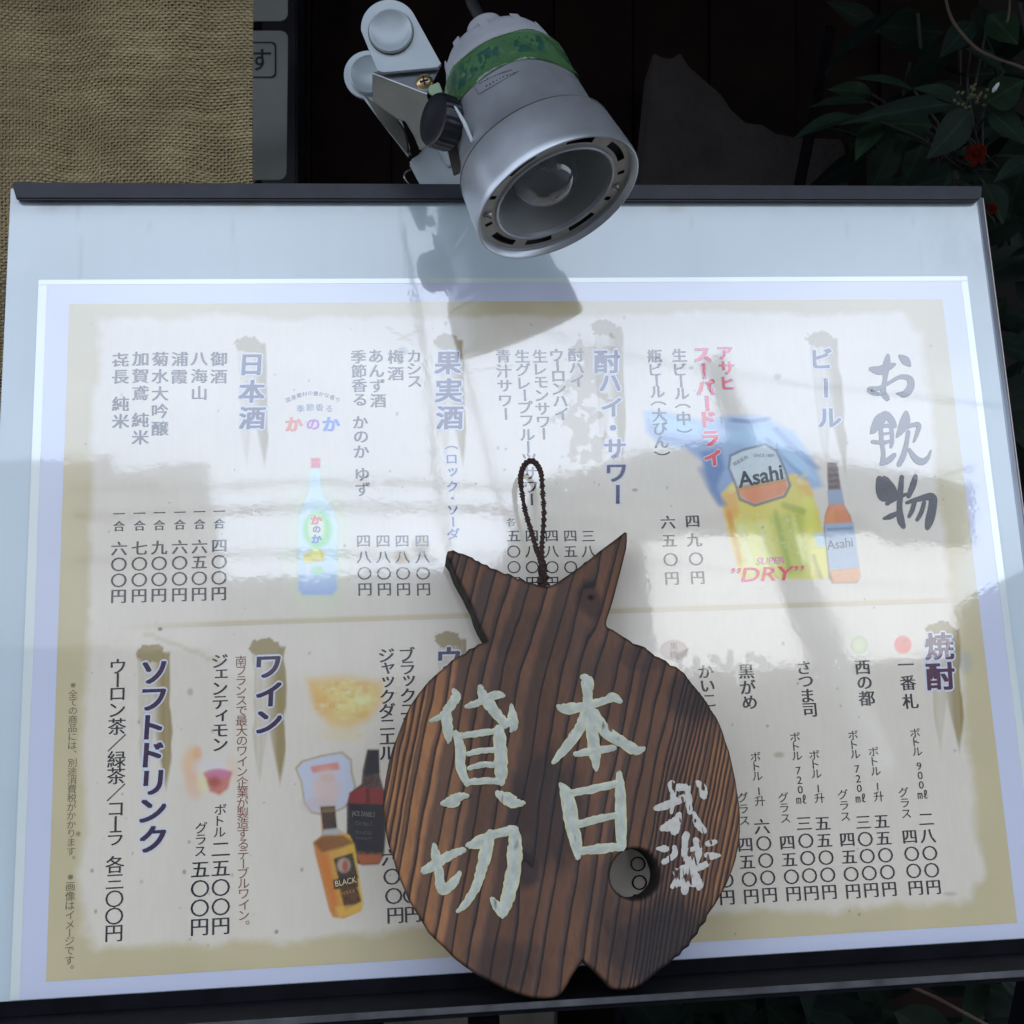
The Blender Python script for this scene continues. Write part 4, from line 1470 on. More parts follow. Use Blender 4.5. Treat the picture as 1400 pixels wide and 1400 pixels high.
KASHI = [[(385, 280, 40), (405, 335, 85), (345, 430, 80), (290, 495, 64), (185, 548, 34)], [(320, 480, 90), (330, 600, 100), (340, 700, 60), (335, 735, 16)],
         [(492, 420, 34), (560, 400, 62), (640, 365, 62), (745, 322, 78), (818, 322, 40)], [(612, 250, 50), (640, 330, 90), (715, 430, 100), (795, 530, 84), (830, 590, 60)],
         [(888, 398, 22), (895, 500, 80), (905, 590, 80), (885, 632, 30)], [(825, 560, 60), (880, 560, 80), (915, 605, 40)],
         [(400, 650, 60), (440, 780, 92), (445, 950, 88), (500, 1095, 50)], [(430, 675, 56), (600, 655, 60), (760, 630, 50)],
         [(775, 620, 100), (790, 800, 118), (795, 1000, 110), (800, 1085, 56)], [(505, 832, 44), (620, 805, 54), (740, 800, 50)], [(515, 955, 40), (640, 925, 54), (740, 930, 50)],
         [(490, 1080, 54), (620, 1070, 64), (780, 1065, 60)], [(290, 1265, 46), (375, 1245, 120), (430, 1205, 80), (505, 1195, 36)], [(765, 1172, 50), (850, 1225, 120), (925, 1260, 90), (998, 1260, 34)]]
KIRI = [[(140, 700, 80), (215, 662, 92), (340, 580, 92), (430, 535, 84), (515, 505, 56)], [(232, 455, 40), (250, 560, 94), (278, 700, 84), (295, 840, 100), (330, 890, 100), (425, 810, 88), (478, 725, 44)],
        [(548, 462, 40), (640, 440, 112), (790, 362, 92), (940, 322, 92), (1010, 310, 80)], [(1002, 308, 84), (1010, 480, 140), (995, 700, 140), (955, 900, 140), (905, 1080, 100), (888, 1145, 40)],
        [(785, 972, 48), (840, 1050, 90), (890, 1120, 80)], [(772, 340, 80), (748, 460, 120), (700, 650, 110), (640, 850, 88), (550, 1000, 80), (462, 1095, 40)]]
HON = [[(275, 122, 44), (302, 155, 88), (305, 230, 62), (312, 320, 66), (335, 480, 84), (355, 650, 72), (362, 738, 24)], [(108, 315, 26), (165, 335, 72), (280, 315, 60), (430, 275, 50), (468, 255, 64), (524, 284, 34)],
       [(285, 370, 60), (245, 475, 72), (150, 605, 60), (78, 688, 32)], [(350, 360, 60), (420, 480, 84), (520, 545, 72), (620, 605, 70), (676, 595, 28)], [(228, 632, 36), (340, 612, 56), (478, 592, 40)]]
NICHI = [[(126, 828, 26), (170, 905, 86), (200, 1080, 92), (232, 1240, 72), (242, 1315, 34)], [(515, 758, 40), (522, 900, 72), (525, 1100, 78), (530, 1250, 56)], [(205, 888, 50), (330, 865, 54), (490, 828, 48)],
         [(235, 1098, 50), (350, 1068, 54), (492, 1035, 44)], [(262, 1272, 50), (400, 1255, 66), (520, 1245, 50)]]
TAKE = [[(488, 412, 50), (560, 395, 72), (680, 345, 72), (740, 320, 60)], [(625, 200, 74), (640, 300, 52), (625, 455, 30)], [(680, 232, 66), (742, 230, 60)], [(782, 246, 70), (775, 350, 62), (785, 450, 46)],
        [(848, 180, 30), (890, 240, 84), (905, 312, 60)], [(545, 590, 50), (600, 570, 90), (660, 530, 84), (690, 468, 50)], [(650, 610, 80), (680, 500, 70)], [(818, 450, 30), (850, 540, 66), (910, 612, 60)]]
RAKU = [[(752, 640, 66), (735, 760, 50), (725, 860, 40)], [(835, 690, 60), (862, 780, 62), (830, 900, 60)], [(765, 820, 40), (775, 900, 70), (745, 1000, 100), (740, 1140, 60)], [(745, 790, 40), (830, 760, 40)],
        [(500, 765, 26), (560, 768, 60), (590, 765, 40)], [(650, 752, 44), (645, 820, 50), (560, 880, 50)], [(938, 722, 52), (1002, 708, 48)], [(930, 820, 50), (980, 830, 62), (1042, 822, 28)],
        [(850, 935, 60), (935, 900, 56)], [(656, 960, 60), (700, 1010, 70)], [(636, 1092, 50), (700, 1050, 84), (855, 1060, 90), (862, 1110, 44)], [(815, 960, 50), (850, 1025, 60)], [(715, 940, 60), (800, 930, 60)]]
for st, org_, sc_, m_ in ((KASHI, (560, 900), 6.365, paint), (KIRI, (560, 1090), 7.0, paint), (HON, (740, 900), 4.825, paint), (NICHI, (740, 900), 4.825, paint),
                          (TAKE, (820, 1040), 6.365, paint2), (RAKU, (820, 1040), 6.365, paint2)):
    strokes("painted_character", st, org_, sc_, onfish2 if m_ is paint2 else onfish, 0.0, m_, fish, thick=0.0001 if m_ is paint2 else 0.0004, jit=0.5, colname="paint", lift=0.00004)

# hanging loop of twisted cord
cordm = mat("brown_cord", (0.040, 0.018, 0.014), rough=0.85, var=0.4, vscale=400, bump=0.5, bscale=1500, bdist=0.0004)
cpx = [(741, 800, .030), (741, 786, .031), (739, 766, .031), (733, 748, .029), (726, 725, .027), (718, 698, .025), (713, 668, .024), (712, 650, .024), (717, 636, .024), (725, 630, .024), (733, 634, .024),
       (740, 648, .025), (742, 672, .026), (744, 700, .028), (743, 725, .030), (741, 748, .032), (742, 770, .034), (743, 786, .034), (743, 800, .032)]
cp = catmull(cpx, 8)
cw = [onb(x_, y_, h_) for x_, y_, h_ in cp]
acc = 0
for strand in range(2):
    pts = []; acc = 0
    for i, p in enumerate(cw):
        if i: acc += (p - cw[i - 1]).length
        d = (cw[min(i + 1, len(cw) - 1)] - cw[max(i - 1, 0)]).normalized()
        a_ = d.cross(EN).normalized()
        t = acc / 0.0052 * 2 * math.pi + strand * math.pi
        pts.append(p + (a_ * math.cos(t) + EN * math.sin(t)) * 0.00115)
    # resample finer
    fine = []
    for i in range(len(pts) - 1):
        fine += [pts[i]]
    fine.append(pts[-1])
    b = MB(); b.tube(fine, 0.00125, 6)
    b.build("cord_strand", cordm, fish, smooth=True, angle=R(80))
b = MB()
for k in range(26):
    t = k / 25
    p = onb(743 + 3 * math.sin(k * 1.9), 772 + 28 * t, .033 + .0015 * math.cos(k * 2.3))
    q = p + EX * random.uniform(-.004, .004) + EY * random.uniform(-.003, .003) + EN * random.uniform(0, .003)
    b.tube([p - EX * .002, p + EN * .0012, q], [.0011, .0014, .0004], 5)
b.build("cord_knot", cordm, fish, smooth=True, angle=R(80))

# ================================================================== CLIP LAMP
C0 = c2w(Vector((0.03130484, 0.20632207, -0.76195613)))
AXc = Vector((0.3960769, -0.85469359, 0.33559196))
AX = -c2d(AXc).normalized()          # from the mouth backwards
lamp = empty("clip_lamp", onb(600, 262, 0.0), "silver clip-on spotlight with green tape band, clamped to the top of the menu board", "lamp")


def LP(L):
    return C0 + AX * L


# the lamp body behind the hood sits a few degrees off the axis of the hood
_pe = at(661, 33, (C0 + AX * .151 - EYE).y)
CB = LP(.0375)
AB = (_pe - CB).normalized()


def LB(L):
    return CB + AB * (L - .0375)


def body_lathe(b, prof, seg=72, cap=(False, False)):
    b.lathe(CB, AB, [(l - .0375, r) for l, r in prof], seg, cap)


b = MB()
b.lathe(C0, AX, [(0.0040, .0548), (0.0010, .0562), (0.0, .0573), (0.0004, .0582), (0.0022, .0586), (0.006, .0584), (0.020, .0572), (0.034, .0558), (0.0372, .0550), (0.0380, .0536), (0.0382, .0300)], 72)
b.lathe(C0, AX, [(0.0040, .0548), (0.040, .0525)], 72)
b.build("hood", M["silver"], lamp, smooth=True)
b = MB()
body_lathe(b, [(0.0300, .0535), (0.0375, .0540), (0.040, .0528), (0.048, .0500), (0.060, .0480), (0.075, .0460), (0.086, .0446), (0.106, .0426), (0.1085, .0410)])
b.build("lamp_body", M["silver"], lamp, smooth=True)
b = MB()
body_lathe(b, [(0.1075, .0404), (0.112, .0408), (0.1145, .0402), (0.124, .0375), (0.129, .0345), (0.1315, .030), (0.132, .024), (0.1322, .0005)], 72, cap=(False, True))
b.build("rear_cap", M["cap_grey"], lamp, smooth=True)
for k in range(10):
    t = 2 * math.pi * k / 10
    a_ = AB.cross(Vector((0, 0, 1))).normalized(); c_ = AB.cross(a_)
    r_ = a_ * math.cos(t) + c_ * math.sin(t)
    q_ = AB.cross(r_)
    p = LB(.1245) + r_ * .0360
    b = MB()
    b.hexa([p - q_ * .0035 - AX * .004, p + q_ * .0035 - AX * .004, p + q_ * .0035 + AX * .005, p - q_ * .0035 + AX * .005,
            p - q_ * .0030 - AX * .004 + r_ * .0024, p + q_ * .0030 - AX * .004 + r_ * .0024, p + q_ * .0028 + AX * .005 + r_ * .0004, p - q_ * .0028 + AX * .005 + r_ * .0004])
    b.build("cap_rib", M["cap_grey"], lamp, bevel=.0006, bseg=1)
# cable gland and cable
b = MB(); body_lathe(b, [(0.128, .0175), (0.134, .0160), (0.146, .0140), (0.154, .0130), (0.1560, .0105), (0.1565, .0002)], 32, cap=(False, True))
b.build("cable_gland", M["cap_grey"], lamp, smooth=True)
pe = LB(.1555)
b = MB(); b.tube([pe - AX * .002, pe + AX * .02, pe + AX * .04 + Vector((0, .01, .01)), pe + AX * .05 + Vector((0.0, .05, .03)), pe + Vector((-.02, .16, .10)), pe + Vector((-.05, .3, .30)), pe + Vector((-.06, .4, .8))],
                 .0042, 10)
b.build("power_cable", M["cable"], lamp, smooth=True, angle=R(80))
# seam ring
b = MB(); b.lathe(C0, AX, [(0.0374, .0552), (0.0378, .0556), (0.0384, .0552)], 72)
b.build("hood_seam", M["silver_dark"], lamp, smooth=True)

# angle on the mouth plane of a pixel
E1 = AX.cross(Vector((0, 0, 1))).normalized(); E2 = AX.cross(E1)



def mouth(x_, y_, L=0.006):
    d = ray(x_, y_)
    t = (LP(L) - EYE).dot(AX) / d.dot(AX)
    v = EYE + d * t - LP(L)
    return math.degrees(math.atan2(v.dot(E2), v.dot(E1))), v.length


slots = []
for sp, half in (((684, 332), 14), ((733, 338), 12), ((798, 306), 12), ((841, 209), 14), ((790, 199), 12), ((721, 233), 12)):
    slots.append((mouth(*sp)[0], half))
smalls = [mouth(*sp)[0] for sp in ((669, 307), (683, 270), (834, 273), (851, 236))]
scr = [mouth(*sp)[0] for sp in ((674, 292), (847, 255))]


def dang(a_, c_):
    return abs((a_ - c_ + 180) % 360 - 180)


def pt_ring(L, r, deg):
    return LP(L) + (E1 * math.cos(R(deg)) + E2 * math.sin(R(deg))) * r


b = MB(); NA = 180
rads = [0.0435, 0.0462, 0.0512, 0.0546]
for i in range(NA):
    a0_, a1_ = i * 360 / NA, (i + 1) * 360 / NA
    am = (a0_ + a1_) / 2
    for j in range(3):
        if j == 1 and any(dang(am, s0) < hw for s0, hw in slots): continue
        if j == 1 and any(dang(am, s0) < 2.1 for s0 in smalls): continue
        k = len(b.v)
        b.v += [pt_ring(.0065, rads[j], a0_), pt_ring(.0065, rads[j + 1], a0_), pt_ring(.0065, rads[j + 1], a1_), pt_ring(.0065, rads[j], a1_)]
        b.f.append((k, k + 1, k + 2, k + 3))
o = b.build("slotted_ring", M["ring"], lamp)
b = MB(); b.lathe(C0, AX, [(.0066, .0436), (.0052, .0432), (.0046, .0424), (.0052, .0414), (.0080, .0408)], 72)
b.build("reflector_rim", M["silver"], lamp, smooth=True)
b = MB(); b.lathe(C0, AX, [(.0080, .0410), (.018, .0395), (.032, .034), (.045, .025), (.052, .014), (.054, .001)], 72, cap=(False, True))
b.build("reflector", M["reflector"], lamp, smooth=True)
b = MB(); b.lathe(C0, AX, [(.0105, .0418), (.0110, .0520)], 72)
b.lathe(C0, AX, [(.0068, .0546), (.0110, .0520)], 72)
b.build("slot_backing", M["dark"], lamp)
for s0 in scr:
    b = MB(); b.lathe(pt_ring(.0066, .0488, s0), -AX, [(0, .0030), (.0012, .0029), (.0022, .0020), (.0025, .0002)], 20, cap=(False, True))
    sc_ = b.build("ring_screw", M["steel"], lamp, smooth=True)
    b = MB()
    c_ = pt_ring(.0066, .0488, s0) - AX * .0026
    b.hexa([c_ + E1 * x_ + E2 * y_ - AX * z_ for z_ in (-.0006, .0002) for x_, y_ in ((-.002, -.0003), (.002, -.0003), (.002, .0003), (-.002, .0003))])
    b.build("screw_slot", M["dark"], sc_)
# bulb: clear globe with a thin frosted inner reflector, support wires and filament
bc = LP(.0265)
b = MB()
prof = [(-.0235 * math.cos(t), .0235 * math.sin(t)) for t in np.linspace(0.02, 2.35, 22)] + [(.024, .0135), (.030, .0125)]
b.lathe(bc, AX, prof, 48)
b.build("bulb_glass", gl, lamp, smooth=True)
b = MB()
prof = [(-.0229 * math.cos(t), .0229 * math.sin(t)) for t in np.linspace(0.02, 2.35, 22)] + [(.024, .0130), (.030, .0120)]
prof = list(reversed(prof))
b.lathe(bc, AX, prof, 48)
o = b.build("bulb_inner_glass", gl, lamp, smooth=True)
o.data.flip_normals()
b = MB()
for q in (-1, 1):
    b.tube([bc + AX * .028 + E1 * .003 * q, bc + AX * .012 + E1 * .004 * q, bc + AX * .001 + E1 * .009 * q], .00035, 5)
fil = [bc + AX * .001 + E1 * (.009 - .018 * k / 40) + E2 * .0012 * math.sin(k * 1.57) + AX * (.0012 * math.cos(k * 1.57)) for k in range(41)]
b.tube(fil, .0002, 4)
b.tube([bc + AX * .030, bc + AX * .014], [.0045, .0025], 10)
b.build("filament", M["steel"], lamp, smooth=True, angle=R(80))

# green tape band, lettering worn off into dark blotches
nt_, na_ = 21, 300
F1 = AB.cross(Vector((0, 0, 1))).normalized(); F2 = AB.cross(F1)
TV = []; TC = []
for i in range(nt_):
    for j in range(na_):
        a_ = 360 * j / na_
        w0 = .0790 + .0024 * math.sin(R(a_ * 2 + 40)) + .0012 * math.sin(R(a_ * 5))
        w1 = .1075 + .0018 * math.sin(R(a_ * 3 + 10))
        L = w0 + (w1 - w0) * i / (nt_ - 1)
        rb_ = np.interp(L, [.075, .086, .106, .1085, .112, .116], [.0460, .0446, .0426, .0420, .0414, .0400]) + .0010 + .0005 * math.sin(R(a_ * 9) + i * .3) + (.0004 * random.random())
        if i in (0, nt_ - 1): rb_ -= .0004
        TV.append(LB(L) + (F1 * math.cos(R(a_)) + F2 * math.sin(R(a_))) * rb_)
TV = np.array(TV)
aa = np.tile(np.arange(na_) * 360 / na_, nt_); ii = np.repeat(np.arange(nt_) / (nt_ - 1), na_)
blot = fbm(aa / 3.2, ii * 8, 201, 2) * (np.abs(ii - .5) < .30) * (snoise(aa / 15.0, ii * 0, 205) > .45) * 1.12
gcol = np.array([.070, .165, .070])[None] * (0.8 + .4 * fbm(aa / 20, ii * 2, 203))[:, None]
gcol = np.where((blot > .58)[:, None], np.array([.025, .09, .07])[None], gcol)
gcol = np.where(((ii < .08) | (ii > .93))[:, None], gcol * np.array([.8, .85, .6])[None], gcol)
TF = []
for i in range(nt_ - 1):
    for j in range(na_):
        q = (j + 1) % na_
        TF.append((i * na_ + j, i * na_ + q, (i + 1) * na_ + q, (i + 1) * na_ + j))
tpo = mk_np("green_tape", TV, np.array(TF), tp, lamp, smooth=True)
vcol(tpo, "tape", gcol)
# folded ends of the tape under the screw
b = MB()
fa = [(586, 118), (600, 112), (606, 128), (596, 134), (586, 128)]
b.prism([at(x_, y_, .775) for x_, y_ in fa], [at(x_, y_, .778) for x_, y_ in fa])
o = b.build("tape_tail", tp, lamp, bevel=.0006)
vcol(o, "tape", np.tile(np.array([[.26, .42, .22]]), (len(o.data.vertices), 1)))

# label printed on the body: small frame and rows of tiny marks
lab = mat("label_ink", (0.05, 0.05, 0.06), rough=0.6)


def on_body(x_, y_, lift=0.0003):
    """nearest point of the lamp body on the line of sight"""
    d = ray(x_, y_)
    best = None
    for t in np.linspace(.60, .82, 700):
        p = EYE + d * t
        L = (p - C0).dot(AX)
        if L > .0375:
            L = .0375 + (p - CB).dot(AB)
        r = (p - (LB(L) if L > .0375 else LP(L))).length
        R_ = np.interp(L, [.0, .0372, .040, .048, .060, .075, .086, .106, .112, .124, .132], [.0585, .0556, .0528, .0500, .0480, .0460, .0446, .0426, .0414, .0375, .03])
        if 0 < L < .134 and r < R_ + lift:
            return p
    return EYE + d * .75


def strip(b, p0, p1, w_=0.6, n=10):
    pts = [(p0[0] + (p1[0] - p0[0]) * k / n, p0[1] + (p1[1] - p0[1]) * k / n) for k in range(n + 1)]
    nx, ny = -(p1[1] - p0[1]), (p1[0] - p0[0]); l = math.hypot(nx, ny); nx /= l; ny /= l
    k0 = len(b.v)
    for x_, y_ in pts:
        b.v.append(on_body(x_ - nx * w_ / 2, y_ - ny * w_ / 2)); b.v.append(on_body(x_ + nx * w_ / 2, y_ + ny * w_ / 2))
    for k in range(n):
        b.f.append((k0 + 2 * k, k0 + 2 * k + 1, k0 + 2 * k + 3, k0 + 2 * k + 2))


b = MB()
strip(b, (646, 115), (654, 129), .7, 4); strip(b, (654, 129), (709, 97), .7)
for r0, r1, n in (((655, 114), (700, 96), 13), ((664, 118), (706, 99), 9)):
    for k in range(n):
        t = k / n
        x_, y_ = r0[0] + (r1[0] - r0[0]) * t, r0[1] + (r1[1] - r0[1]) * t - 2.0 * math.sin(t * 3)
        strip(b, (x_, y_), (x_ + 2.2, y_ - 1.0 + random.uniform(-.6, .6)), random.uniform(1.0, 2.0), 1)
for k in range(10):
    x_, y_ = 671 + k * 2.7, 56 - k * .95
    strip(b, (x_, y_), (x_ + 1.8, y_ - .7), 1.8, 1)
b.build("printed_label", lab, lamp)


# ---- clamp: pressed plates cut from sheet, at their own depths
def plate(name, px, d0, m, th=.0016, parent=lamp, tilt=(0, 0), ref=None, bevel=.0006, smooth=True):
    """sheet metal outline (pixels) on a plane at distance d0 tilted by (dx, dy) metres per pixel about ref"""
    rx, ry = ref or px[0]
    fr = [at(x_, y_, d0 + (x_ - rx) * tilt[0] + (y_ - ry) * tilt[1]) for x_, y_ in px]
    n = (fr[1] - fr[0]).cross(fr[2] - fr[0])
    for k in range(3, len(fr)):
        if n.length < 1e-8: n = (fr[1] - fr[0]).cross(fr[k] - fr[0])
    n.normalize()
    if n.y < 0: n = -n
    b = MB(); b.prism(fr, [p + n * th for p in fr])
    return b.build(name, m, parent, smooth=smooth, bevel=bevel, bseg=2), n


def arc(cx, cy, r, a0, a1, n):
    return [(cx + r * math.cos(R(a0 + (a1 - a0) * k / n)), cy + r * math.sin(R(a0 + (a1 - a0) * k / n))) for k in range(n + 1)]


# front handle: rounded plate with a dished thumb disc
ho = arc(532, 38, 38.5, 175, 330, 22) + [(603, 87), (598, 92), (523, 99), (516, 96)]
ho = [(x_, y_ * 1.0) for x_, y_ in ho]
hp, hn = plate("front_handle", ho, .812, M["white_plate"], th=.0045, ref=(532, 38), tilt=(0, 0), bevel=.0014)
dc = at(534.5, 44, .8118)
b = MB()
s = .812 / F
b.lathe(dc, Vector((0, -1, 0)), [(.0003, 30.0 * s), (.0030, 29.6 * s), (.0040, 28.6 * s), (.0039, 27.4 * s), (.0030, 25.4 * s), (.0019, 21 * s), (.0012, 15 * s), (.0009, 8 * s), (.0007, .0001)], 48, cap=(False, True))
# dish sits proud so the depression can be seen
o = b.build("thumb_disc", M["white_plate"], lamp, smooth=True)
b2 = MB(); b2.lathe(dc, Vector((0, -1, 0)), [(-.0008, 31.5 * s), (.0009, 31.0 * s), (.0009, 30.0 * s), (-.0008, 29.6 * s)], 48)
b2.build("disc_groove", M["silver_dark"], lamp, smooth=True)
# rear handle
ho2 = arc(503, 102, 33, 100, 330, 22) + [(545, 150), (560, 200), (558, 214), (530, 178)]
plate("rear_handle", [(x_, y_) for x_, y_ in ho2], .864, M["white_plate"], th=.0035, bevel=.0014)
dc = at(506, 104, .8637); s = .864 / F
b = MB(); b.lathe(dc, Vector((0, -1, 0)), [(.0002, 27 * s), (.0042, 26.4 * s), (.0048, 25.2 * s), (.0040, 23.4 * s), (.0026, 19 * s), (.0014, 12 * s), (.0008, 6 * s), (.0007, .0001)], 40, cap=(False, True))
b.build("thumb_disc", M["white_plate"], lamp, smooth=True)
# folded channel between the handles: top face and dark front face, 3D wedge
tl, tr, ml, bl, br = at(509, 99, .818), at(603, 86, .826), at(583, 126, .800), at(509, 138, .822), at(598, 205, .806)
b = MB()
topf = [at(509, 98.5, .824), at(523, 97, .838), at(603, 86, .842), at(601, 92, .822), at(584, 127, .802)]
b.prism(topf, [p - Vector((0, 0, .0016)) for p in topf])
b.build("bracket_top", M["silver"], lamp, bevel=.0004, bseg=1)
frf = [(509, 101), (583, 128), (590, 150), (585, 200), (574, 206), (566, 186), (554, 166), (545, 164), (509, 138)]
dd = lambda x_: .8235 - (x_ - 509) * .00028
b = MB()
b.prism([at(x_, y_, dd(x_)) for x_, y_ in frf], [at(x_, y_, dd(x_) + .0016) for x_, y_ in frf])
b.build("bracket_face", M["silver_dark"], lamp, bevel=.0004, bseg=1)
# spring arm running down behind
sa = [(497, 128), (509, 138), (545, 164), (553, 180), (560, 205), (563, 213), (556, 209), (520, 165)]
plate("spring_arm", sa, .850, M["silver_dark"], th=.002)
b = MB(); b.tube(catmull([tuple(at(x_, y_, d_)) for x_, y_, d_ in ((544, 166, .838), (553, 180, .836), (557, 196, .838), (558, 208, .842))], 6), .0009, 6)
b.build("spring_wire", M["dark"], lamp, smooth=True, angle=R(80))
# lower jaw plate with pressed rib
jw = [(565, 168), (570, 172), (577, 185), (579, 198), (575, 209), (561, 218), (559, 224), (576, 256), (582, 268), (628, 268), (630, 254), (634, 231), (620, 196), (606, 176), (590, 160), (575, 158)]
plate("lower_jaw", jw, .872, M["white_plate"], th=.003, bevel=.0012)
b = MB()
rib = []
for k in range(13):
    t = k / 12
    rib.append((600 + 17 * t, 200 + 28 * t))
b.tube([at(x_, y_, .8722) for x_, y_ in rib], [.0030] * 12 + [.0026], 12)
b.build("pressed_rib", M["white_plate"], lamp, smooth=True, angle=R(80))
# curled spring wire end by the jaw
b = MB(); b.tube(catmull([tuple(at(x_, y_, d_)) for x_, y_, d_ in ((561, 232, .876), (554, 236, .874), (553, 243, .872), (557, 250, .874), (562, 254, .878))], 6), .0007, 6)
b.build("spring_end", M["steel"], lamp, smooth=True, angle=R(80))
# back jaw behind the board
bj = [(583, 255), (628, 255), (622, 290), (590, 290)]
plate("back_jaw", bj, .905, M["silver_dark"], th=.003)
# yoke arm from the knob along the body
ya = [(620, 144), (623.5, 145), (637, 166), (652, 203), (648.5, 204.5), (633, 170)]
plate("yoke_arm", ya, .745, M["white_plate"], th=.0015, bevel=.0004)
ya2 = [(600, 132), (618, 142), (640, 190), (636, 232), (620, 240), (606, 180)]
plate("yoke_plate", ya2, .790, M["silver_dark"], th=.003)
# knurled black knob
kd = (Vector((-.80, -.58, .06))).normalized()
kc_ = at(605, 167, .770)
b = MB(); kr = .0195 * .93
N_k = 96
k0 = len(b.v)
a_ = kd.cross(Vector((0, 0, 1))).normalized(); c_ = kd.cross(a_)
prof = [(-.0075, .90, 0), (-.0065, 1.0, 1), (.0055, 1.0, 1), (.0075, .93, 0), (.0080, .80, 0), (.0074, .55, 0), (.0074, .001, 0)]
for (l, rr_, kn_) in prof:
    for j in range(N_k):
        t = 2 * math.pi * j / N_k
        r_ = kr * rr_ * (1 - (.035 if (j % 4 < 2 and kn_) else 0))
        b.v.append(kc_ + kd * l + (a_ * math.cos(t) + c_ * math.sin(t)) * r_)
for i in range(len(prof) - 1):
    for j in range(N_k):
        q = (j + 1) % N_k
        b.f.append((k0 + i * N_k + j, k0 + i * N_k + q, k0 + (i + 1) * N_k + q, k0 + (i + 1) * N_k + j))
b.build("knob", M["knob"], lamp, smooth=True, angle=R(40))
b = MB(); b.tube([kc_ - kd * .007, kc_ - kd * .03 + Vector((0, .05, 0))], .004, 12)
b.build("knob_bolt", M["steel"], lamp, smooth=True)
# brass screw
bs = at(580, 112, .806)
b = MB(); b.lathe(bs + Vector((0, .003, 0)), Vector((-.1, -1, .1)), [(-.002, .0063), (.001, .0063), (.0032, .0055), (.0046, .0036), (.0052, .0008)], 28, cap=(False, True))
sc_ = b.build("brass_screw", M["brass"], lamp, smooth=True)
b = MB()
for (ax_, az_) in ((1, .25), (-.25, 1)):
    d_ = Vector((ax_, 0, az_)).normalized(); e_ = Vector((-d_.z, 0, d_.x))
    c_ = bs - Vector((0, .0022, 0))
    b.hexa([c_ + d_ * x_ * .0032 + e_ * y_ * .0006 + Vector((0, z_, 0)) for z_ in (.001, -.0004) for x_, y_ in ((-1, -1), (1, -1), (1, 1), (-1, 1))])
b.build("screw_cross", M["dark"], sc_)

# the head of the lamp is built a little over its size; bring it to size, hanging further in front of the board
KS = 0.972
for o in list(lamp.children):
    if o.name.split(".")[0] in ("hood", "lamp_body", "rear_cap", "cap_rib", "cable_gland", "power_cable", "hood_seam", "slotted_ring", "reflector_rim", "reflector", "slot_backing", "ring_screw",
                                "bulb_glass", "bulb_inner_glass", "filament", "green_tape", "printed_label", "yoke_arm", "yoke_plate", "knob", "knob_bolt"):
        off = wloc(lamp)
        for ob in [o] + list(o.children):
            for v in ob.data.vertices:
                v.co = EYE + (v.co + off - EYE) * KS - off

# ================================================================== BURLAP CURTAIN
cur = empty("burlap_curtain", Vector((-.32, 1.06, .55)), "coarse brown burlap curtain hanging in the shop doorway, left behind the menu board", "curtain")
CD = 1.05
pitch_x, pitch_z = 4.5 * CD / F, 4.2 * CD / F
x0, x1 = (-95 - 700) / F * CD, (345 - 700) / F * CD
z0_, z1_ = CAMZ - .40, CAMZ + .52


def fold(x_, z_):
    return CD + .004 * np.sin(x_ * 38 + 1.1 + z_ * 2) + .0022 * np.sin(x_ * 95 + z_ * 5) + .0012 * (snoise(x_ * 60, z_ * 24, 301) - .5)


def warpf(x_, z_):
    dz = .0050 * (fbm(x_ * 11, z_ * 9, 311) - .5) + .0016 * np.sin(x_ * 55 + z_ * 20) + .0012 * (snoise(x_ * 40, z_ * 90, 313) - .5)
    dx = .0026 * (fbm(x_ * 9, z_ * 13, 315) - .5) + .0008 * (snoise(x_ * 120, z_ * 26, 317) - .5)
    return dx, dz


def threads(horizontal):
    Vs = []; Fs = []; k = 0
    n_h = int((z1_ - z0_) / pitch_z); n_v = int((x1 - x0) / pitch_x)
    cnt = n_h if horizontal else n_v
    other = n_v if horizontal else n_h
    m_ = other * 2 + 1
    for i in range(cnt):
        j = np.arange(m_)
        if horizontal:
            x_ = x0 + (x1 - x0) * j / (m_ - 1) + (0 if i % 7 else 0)
            z_ = np.full(m_, z0_ + (i + .5) * pitch_z)
        else:
            z_ = z0_ + (z1_ - z0_) * j / (m_ - 1)
            x_ = np.full(m_, x0 + (i + .5) * pitch_x)
        ph = np.where(((j // 2) + i) % 2 == 0, 1.0, -1.0) * np.where(j % 2 == 1, 1, 0)
        if not horizontal: ph = -ph
        dx, dz = warpf(x_, z_)
        lump = .80 + .45 * snoise(j / 7.0 + i * 13.7, np.zeros(m_) + i, 331 + int(horizontal))
        tk = (0.5 + .16 * ((i * 7919) % 13) / 13.0)
        r_ = (pitch_z if horizontal else pitch_x * .82) * tk * lump * .80
        yy = fold(x_, z_) - ph * pitch_x * .26
        cx, cz = x_ + dx, z_ + dz
        ring = []
        for q in range(4):
            t = math.pi / 4 + q * math.pi / 2
            if horizontal:
                ring.append(np.stack([cx, yy + r_ * .75 * math.cos(t), cz + r_ * math.sin(t)], -1))
            else:
                ring.append(np.stack([cx + r_ * math.sin(t), yy + r_ * .75 * math.cos(t), cz], -1))
        ring = np.stack(ring, 1).reshape(-1, 3)
        Vs.append(ring)
        a_ = np.arange(m_ - 1)[:, None] * 4 + np.arange(4)[None]
        c_ = np.arange(m_ - 1)[:, None] * 4 + (np.arange(4)[None] + 1) % 4
        f_ = np.stack([a_, c_, c_ + 4, a_ + 4], -1).reshape(-1, 4) + k
        Fs.append(f_); k += m_ * 4
    return np.concatenate(Vs), np.concatenate(Fs)


